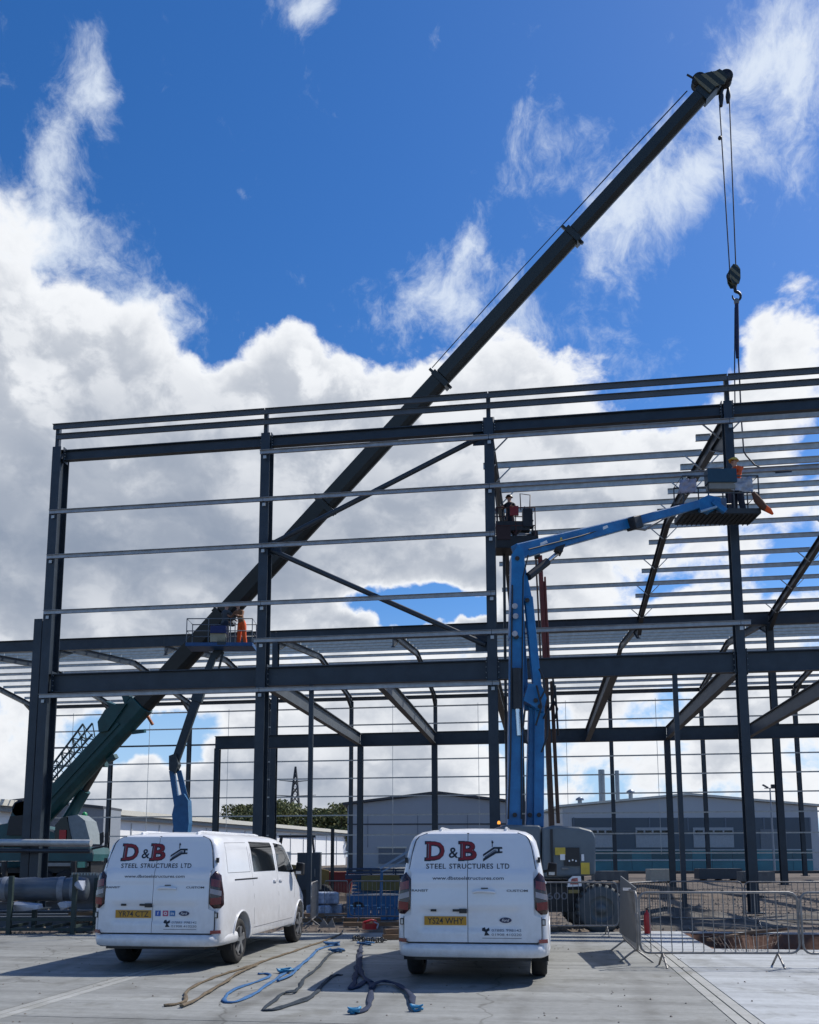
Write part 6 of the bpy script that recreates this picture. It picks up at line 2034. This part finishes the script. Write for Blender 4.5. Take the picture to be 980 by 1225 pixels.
# right-hand slate shed
Yr = 102
sh, o, h = gable_shed('wide slate and grey shed on the right with roller doors and flues', 673, 978, 966, 823, 952, Yr, 60, shed_lt, trim_cream)
def rpanel(name, x0, y0, x1, y1, mat, out=.06, parent=None):
    a, b = U(x0, y1, Yr), U(x1, y0, Yr)
    return MB().box(((a.x + b.x) / 2 - o.x, -out / 2 - .004, (a.z + b.z) / 2 - o.z), (b.x - a.x, out, b.z - a.z)).build(name, mat, parent or sh)
rpanel('slate_band', 686, 978, 969, 1044, shed_dk, .05)
for x in (686.5, 732, 777, 823, 868, 914, 969):
    rpanel('band_post', x - .4, 978, x + .4, 994, M('joint_grey', (0, 0, 0)), .09)
doors = [(697, 733), (761, 800), (830, 877)]
for x0, x1 in doors:
    d_ = rpanel('roller_door', x0, 990, x1, 1014, M('door_white', (.36, .38, .40), .5), .12)
    rpanel('door_band', x0, 998.2, x1, 999, shed_dk, .16, sh)
    n = 4
    for i in range(n):
        w_ = (x1 - x0) / n
        p_ = rpanel('door_glazing', x0 + w_ * i + 1.2, 993.5, x0 + w_ * (i + 1) - 1.2, 996.5, glass_dk, .16, sh)
rpanel('tall_door', 912, 992, 940, 1044, M('door_grey', (.17, .19, .21), .5), .12)
rpanel('white_strip', 686, 993.5, 969, 994.2, M('pale_strip', (.42, .44, .45), .5), .08)
for x, y0, y1, w_ in ((721, 920, 962, 8), (739.5, 921, 960, 5.5)):
    p_ = U(x, y1 + 6, Yr + 6)
    q_ = U(x, y0, Yr + 6)
    MB().cyl((p_.x - o.x, 6, p_.z), (p_.x - o.x, 6, q_.z), w_ / 2 / F_PX * Yr, 14).build('flue', M('flue_steel', (.25, .28, .31), .4, .5), sh)
for x, y0, y1 in ((694, 955, 964), (755, 946, 958)):
    p_, q_ = U(x, y1 + 3, Yr + 5), U(x, y0, Yr + 5)
    MB().cyl((p_.x - o.x, 5, p_.z), (p_.x - o.x, 5, q_.z - .15), .25, 10).lathe((p_.x - o.x, 5, q_.z - .15), (0, 0, 1), [(0, .5), (.2, .45), (.4, .1), (.42, 0)], 12).build('roof_vent', M('flue_steel', (0, 0, 0)), sh)
# glassy teal hoarding in front of it
Yh = 92
hoard = thing('hoarding', 'long low teal hoarding of glossy panels in front of the slate shed', 'hoarding', (U(830, 1024, Yh).x, Yh, -.09))
o = Vector(hoard.location)
teal = M('teal_panel', (.022, .17, .225), .2, 0, .35, .12)
teal_d = M('dark_teal_panel', (.014, .085, .12), .2, 0, .3, .12)
a, b = U(684, 1043, Yh), U(972, 1017, Yh)
n = 12
for i in range(n):
    x0 = a.x + (b.x - a.x) * i / n - o.x
    x1 = a.x + (b.x - a.x) * (i + 1) / n - o.x
    zm = U(800, 1029, Yh).z + .09
    MB().box(((x0 + x1) / 2, 0, (zm - .08) / 2), (x1 - x0 - .05, .08, zm - .1)).build('panel', teal, hoard)
    MB().box(((x0 + x1) / 2, 0, (zm + b.z + .09) / 2 + .05), (x1 - x0 - .05, .08, b.z + .09 - zm - .06)).build('panel', teal_d if i % 3 else teal, hoard)
MB().box((0, -.06, U(800, 1029, Yh).z + .09), (b.x - a.x, .1, .14)).build('mid_rail', M('pale_rail', (.35, .42, .46), .4), hoard)
MB().box((0, -.06, b.z + .12), (b.x - a.x, .12, .12)).build('top_rail', M('pale_rail', (0, 0, 0)), hoard)
low = tag(MB().box((0, 0, .12), (60, .5, .24)).build('retaining_kerb', M('dark_kerb', (.05, .05, .05), .8), None, (U(830, 1024, 86).x - 6, 86, -.09)), 'long dark low retaining kerb in front of the teal hoarding', 'kerb')
# lamp post
lp_ = thing('lamp_post', 'slim grey floodlight post with two lamps in front of the slate shed', 'lamp post', (U(926, 1024, 90).x, 90, -.09))
top = U(925, 942, 90).z
MB().cyl((0, 0, 0), (0, 0, top), .12, 8, 0, .07).build('pole', M('pole_grey', (.30, .33, .36), .5), lp_)
MB().bar((-.55, 0, top), (.55, 0, top), .07, .07).build('cross_arm', M('pole_grey', (0, 0, 0)), lp_)
MB().box((.35, -.1, top + .2), (.5, .3, .35)).build('floodlight', dark_metal, lp_)
MB().bar((-.7, 0, top + .35), (-.2, 0, top + .05), .3, .12).build('floodlight', galv_bar, lp_)
# left grey shed and long white warehouse
Yg = 84
A = U(-60, 966, Yg)
root = thing('industrial_shed', 'low grey shed at the left edge behind the crane', 'shed', (U(20, 1024, Yg).x, Yg, -.09))
o = Vector(root.location)
xs = [U(x, 1024, Yg).x - o.x for x in (-90, 28, 122)]
zs = [U(0, y, Yg).z + .09 for y in (972, 958, 968)]
MB().prism([(xs[0], 0, 0), (xs[2], 0, 0), (xs[2], 0, zs[2]), (xs[1], 0, zs[1]), (xs[0], 0, zs[0])], (0, 0, 0), (0, 5, 0)).build('wall', M('blue_grey_wall', (.24, .27, .31), .6), root)
for i in (0, 1):
    MB().prism([(xs[i], 0, zs[i] + .01), (xs[i + 1], 0, zs[i + 1] + .01), (xs[i + 1], 0, zs[i + 1] + .25), (xs[i], 0, zs[i] + .25)], (0, -.3, 0), (0, 5.2, 0)).build('roof', trim_dk, root)
MB().box((0, -.05, zs[2] * .45), (xs[2] - xs[0] - 1, .06, .1)).build('wall_seam', trim_dk, root)
W0, W1 = U(120, 968, 92), U(414, 997, 176)
root = thing('warehouse', 'long bright white warehouse running away behind the left van', 'warehouse', (W0.x, W0.y, -.09))
o = Vector(root.location)
d = Vector((W1.x - W0.x, W1.y - W0.y, 0))
nrm = Vector((-d.y, d.x, 0)).normalized()
if nrm.x > 0:
    nrm = -nrm
h = (W0.z + W1.z) / 2 + .09
d0 = -d * .25
foot = [d0, d, d + nrm * 40, d0 + nrm * 40]
MB().prism([(p_.x, p_.y, 0) for p_ in foot], (0, 0, 0), (0, 0, h - .3)).build('wall', white_clad, root)
dn = d.normalized()
MB().prism([(p_.x, p_.y, 0) for p_ in (d0 - nrm * .9 - dn, d - nrm * .9 + dn, d + nrm * 40, d0 + nrm * 40)], (0, 0, h - .28), (0, 0, h + .25)).build('roof_edge', trim_cream, root)
MB().prism([(d0 - nrm * .6).to_tuple(), (d - nrm * .6).to_tuple(), (d - nrm * .5).to_tuple(), (d0 - nrm * .5).to_tuple()], (0, 0, h - .75), (0, 0, h - .29)).build('gutter', M('grey_gutter', (.25, .27, .27), .6), root)
for f in range(15):
    q = d * (f / 14)
    MB().box(tuple(q - nrm * .06 + Vector((0, 0, h * .42))), (.10, .10, h * .84), math.atan2(d.y, d.x)).build('wall_post', M('pale_post', (.55, .57, .58), .6), root)
for f in (.55, .62, .8):
    q = d * f - nrm * .1
    MB().box(tuple(q + Vector((0, 0, 1.2))), (4, .12, 2.4), math.atan2(d.y, d.x)).build('shutter_door', M('shutter_grey', (0, 0, 0)), root)
# trees behind the warehouse
leaf_ms = [M('leaf_olive', (.14, .150, .055), .8, 0, .3, 2), M('leaf_dark', (.050, .066, .026), .8, 0, .3, 2), M('leaf_light', (.17, .175, .07), .8, 0, .3, 2)]
bark = M('bark', (.06, .045, .03), .9)
def tree(label, px, Y, top_py, w, seed, base_z=-.09):
    rd = random.Random(seed)
    x = U(px, 1000, Y).x
    H = U(px, top_py, Y).z
    root = thing('broadleaf_tree', label, 'tree', (x, Y, base_z), rd.uniform(0, 6), 'trees behind the white warehouse')
    tk = MB()
    tk.tube([(0, 0, 0), (rd.uniform(-.2, .2), rd.uniform(-.2, .2), H * .35), (rd.uniform(-.5, .5), 0, H * .75)], .3, 7, radii=[.38, .26, .08])
    clumps = []
    for q in range(11):
        a = rd.uniform(0, 6.28)
        rr = w * rd.uniform(.15, .42)
        z = H * rd.uniform(.38, .90)
        s_ = (1 - .55 * max(0, z / H - .45) / .55)
        c = Vector((math.cos(a) * rr * s_, math.sin(a) * rr * s_, z))
        clumps.append((c, w * rd.uniform(.16, .28)))
        tk.tube([(0, 0, H * rd.uniform(.2, .4)), c * .6 + Vector((0, 0, H * .15)), c], .08, 5, radii=[.12, .07, .02])
    clumps.append((Vector((0, 0, H * .9)), w * .2))
    tk.build('trunk', bark, root)
    cr = MB()
    for c, r in clumps:
        for _ in range(280):
            v = Vector((rd.gauss(0, 1), rd.gauss(0, 1), rd.gauss(0, 1))).normalized() * r * rd.random() ** .4
            v.z *= .8
            p_ = c + v
            if p_.z > H:
                continue
            s_ = rd.uniform(.20, .46)
            u = Vector((rd.gauss(0, 1), rd.gauss(0, 1), rd.gauss(0, 1))).normalized()
            t_ = u.orthogonal().normalized()
            b_ = u.cross(t_)
            cr.add([p_ - t_ * s_, p_ + b_ * s_ * .6, p_ + t_ * s_, p_ - b_ * s_ * .6], [(0, 1, 2, 3)], 0 if rd.random() < .5 else (1 if rd.random() < .6 else 2))
    cr.build('crown', leaf_ms, root)
for i, (px, Y, ty, w_, lab) in enumerate(((292, 190, 962, 12, 'olive tree left of the second column, leftmost of the clump'), (315, 186, 959, 13, 'bushy tree directly behind the second column'), (330, 182, 956, 13, 'tallest olive tree just right of the second column'), (345, 192, 960, 13, 'olive tree at the left foot of the pylon'), (362, 184, 966, 12, 'rounded olive tree right of the pylon'), (392, 186, 967, 13, 'dark olive tree at the right of the slender post'), (408, 180, 961, 11, 'tall thin tree against the corner of the grey shed'), (424, 184, 975, 8, 'olive tree half behind the grey shed'), (984, 170, 1005, 12, 'green tree at the right edge beyond the slate shed'))):
    tree(lab, px, Y, ty, w_, 40 + i)
# electricity pylon
Yp = 390
py0 = thing('electricity_pylon', 'grey lattice electricity pylon standing beyond the trees', 'pylon', (U(352, 1024, Yp).x, Yp, -.09))
Hp = U(352, 917, Yp).z
pyl_m = M('pylon_steel', (.05, .055, .06), .6)
def hw(z):
    f = z / Hp
    return 3.9 * (1 - f / .72) + 1.2 * f / .72 if f < .72 else 1.2 * (1 - (f - .72) / .28) + .1
lv = [0, .18, .34, .48, .60, .70, .78, .86, .93, 1.0]
for sx in (-1, 1):
    for sy in (-1, 1):
        MB().tube([(sx * hw(Hp * f), sy * hw(Hp * f), Hp * f) for f in lv], .34, 4).build('leg', pyl_m, py0)
br = MB()
for f0, f1 in zip(lv, lv[1:]):
    for sy in (-1, 1):
        for sx in (-1, 1):
            br.cyl((sx * hw(Hp * f0), sy * hw(Hp * f0), Hp * f0), (-sx * hw(Hp * f1), sy * hw(Hp * f1), Hp * f1), .17, 4)
            br.cyl((sy * hw(Hp * f0), sx * hw(Hp * f0), Hp * f0), (sy * hw(Hp * f1), -sx * hw(Hp * f1), Hp * f1), .17, 4)
    br.bar((-hw(Hp * f1), -hw(Hp * f1), Hp * f1), (hw(Hp * f1), -hw(Hp * f1), Hp * f1), .2, .2)
br.build('lattice', pyl_m, py0)
for f, w_ in ((.52, 7.5), (.68, 9), (.84, 7)):
    for sx in (-1, 1):
        MB().bar((sx * hw(Hp * f), 0, Hp * f), (sx * w_, 0, Hp * f + .5), .5, .5, w2=.2, h2=.2).build('cross_arm', pyl_m, py0)
# END_PART
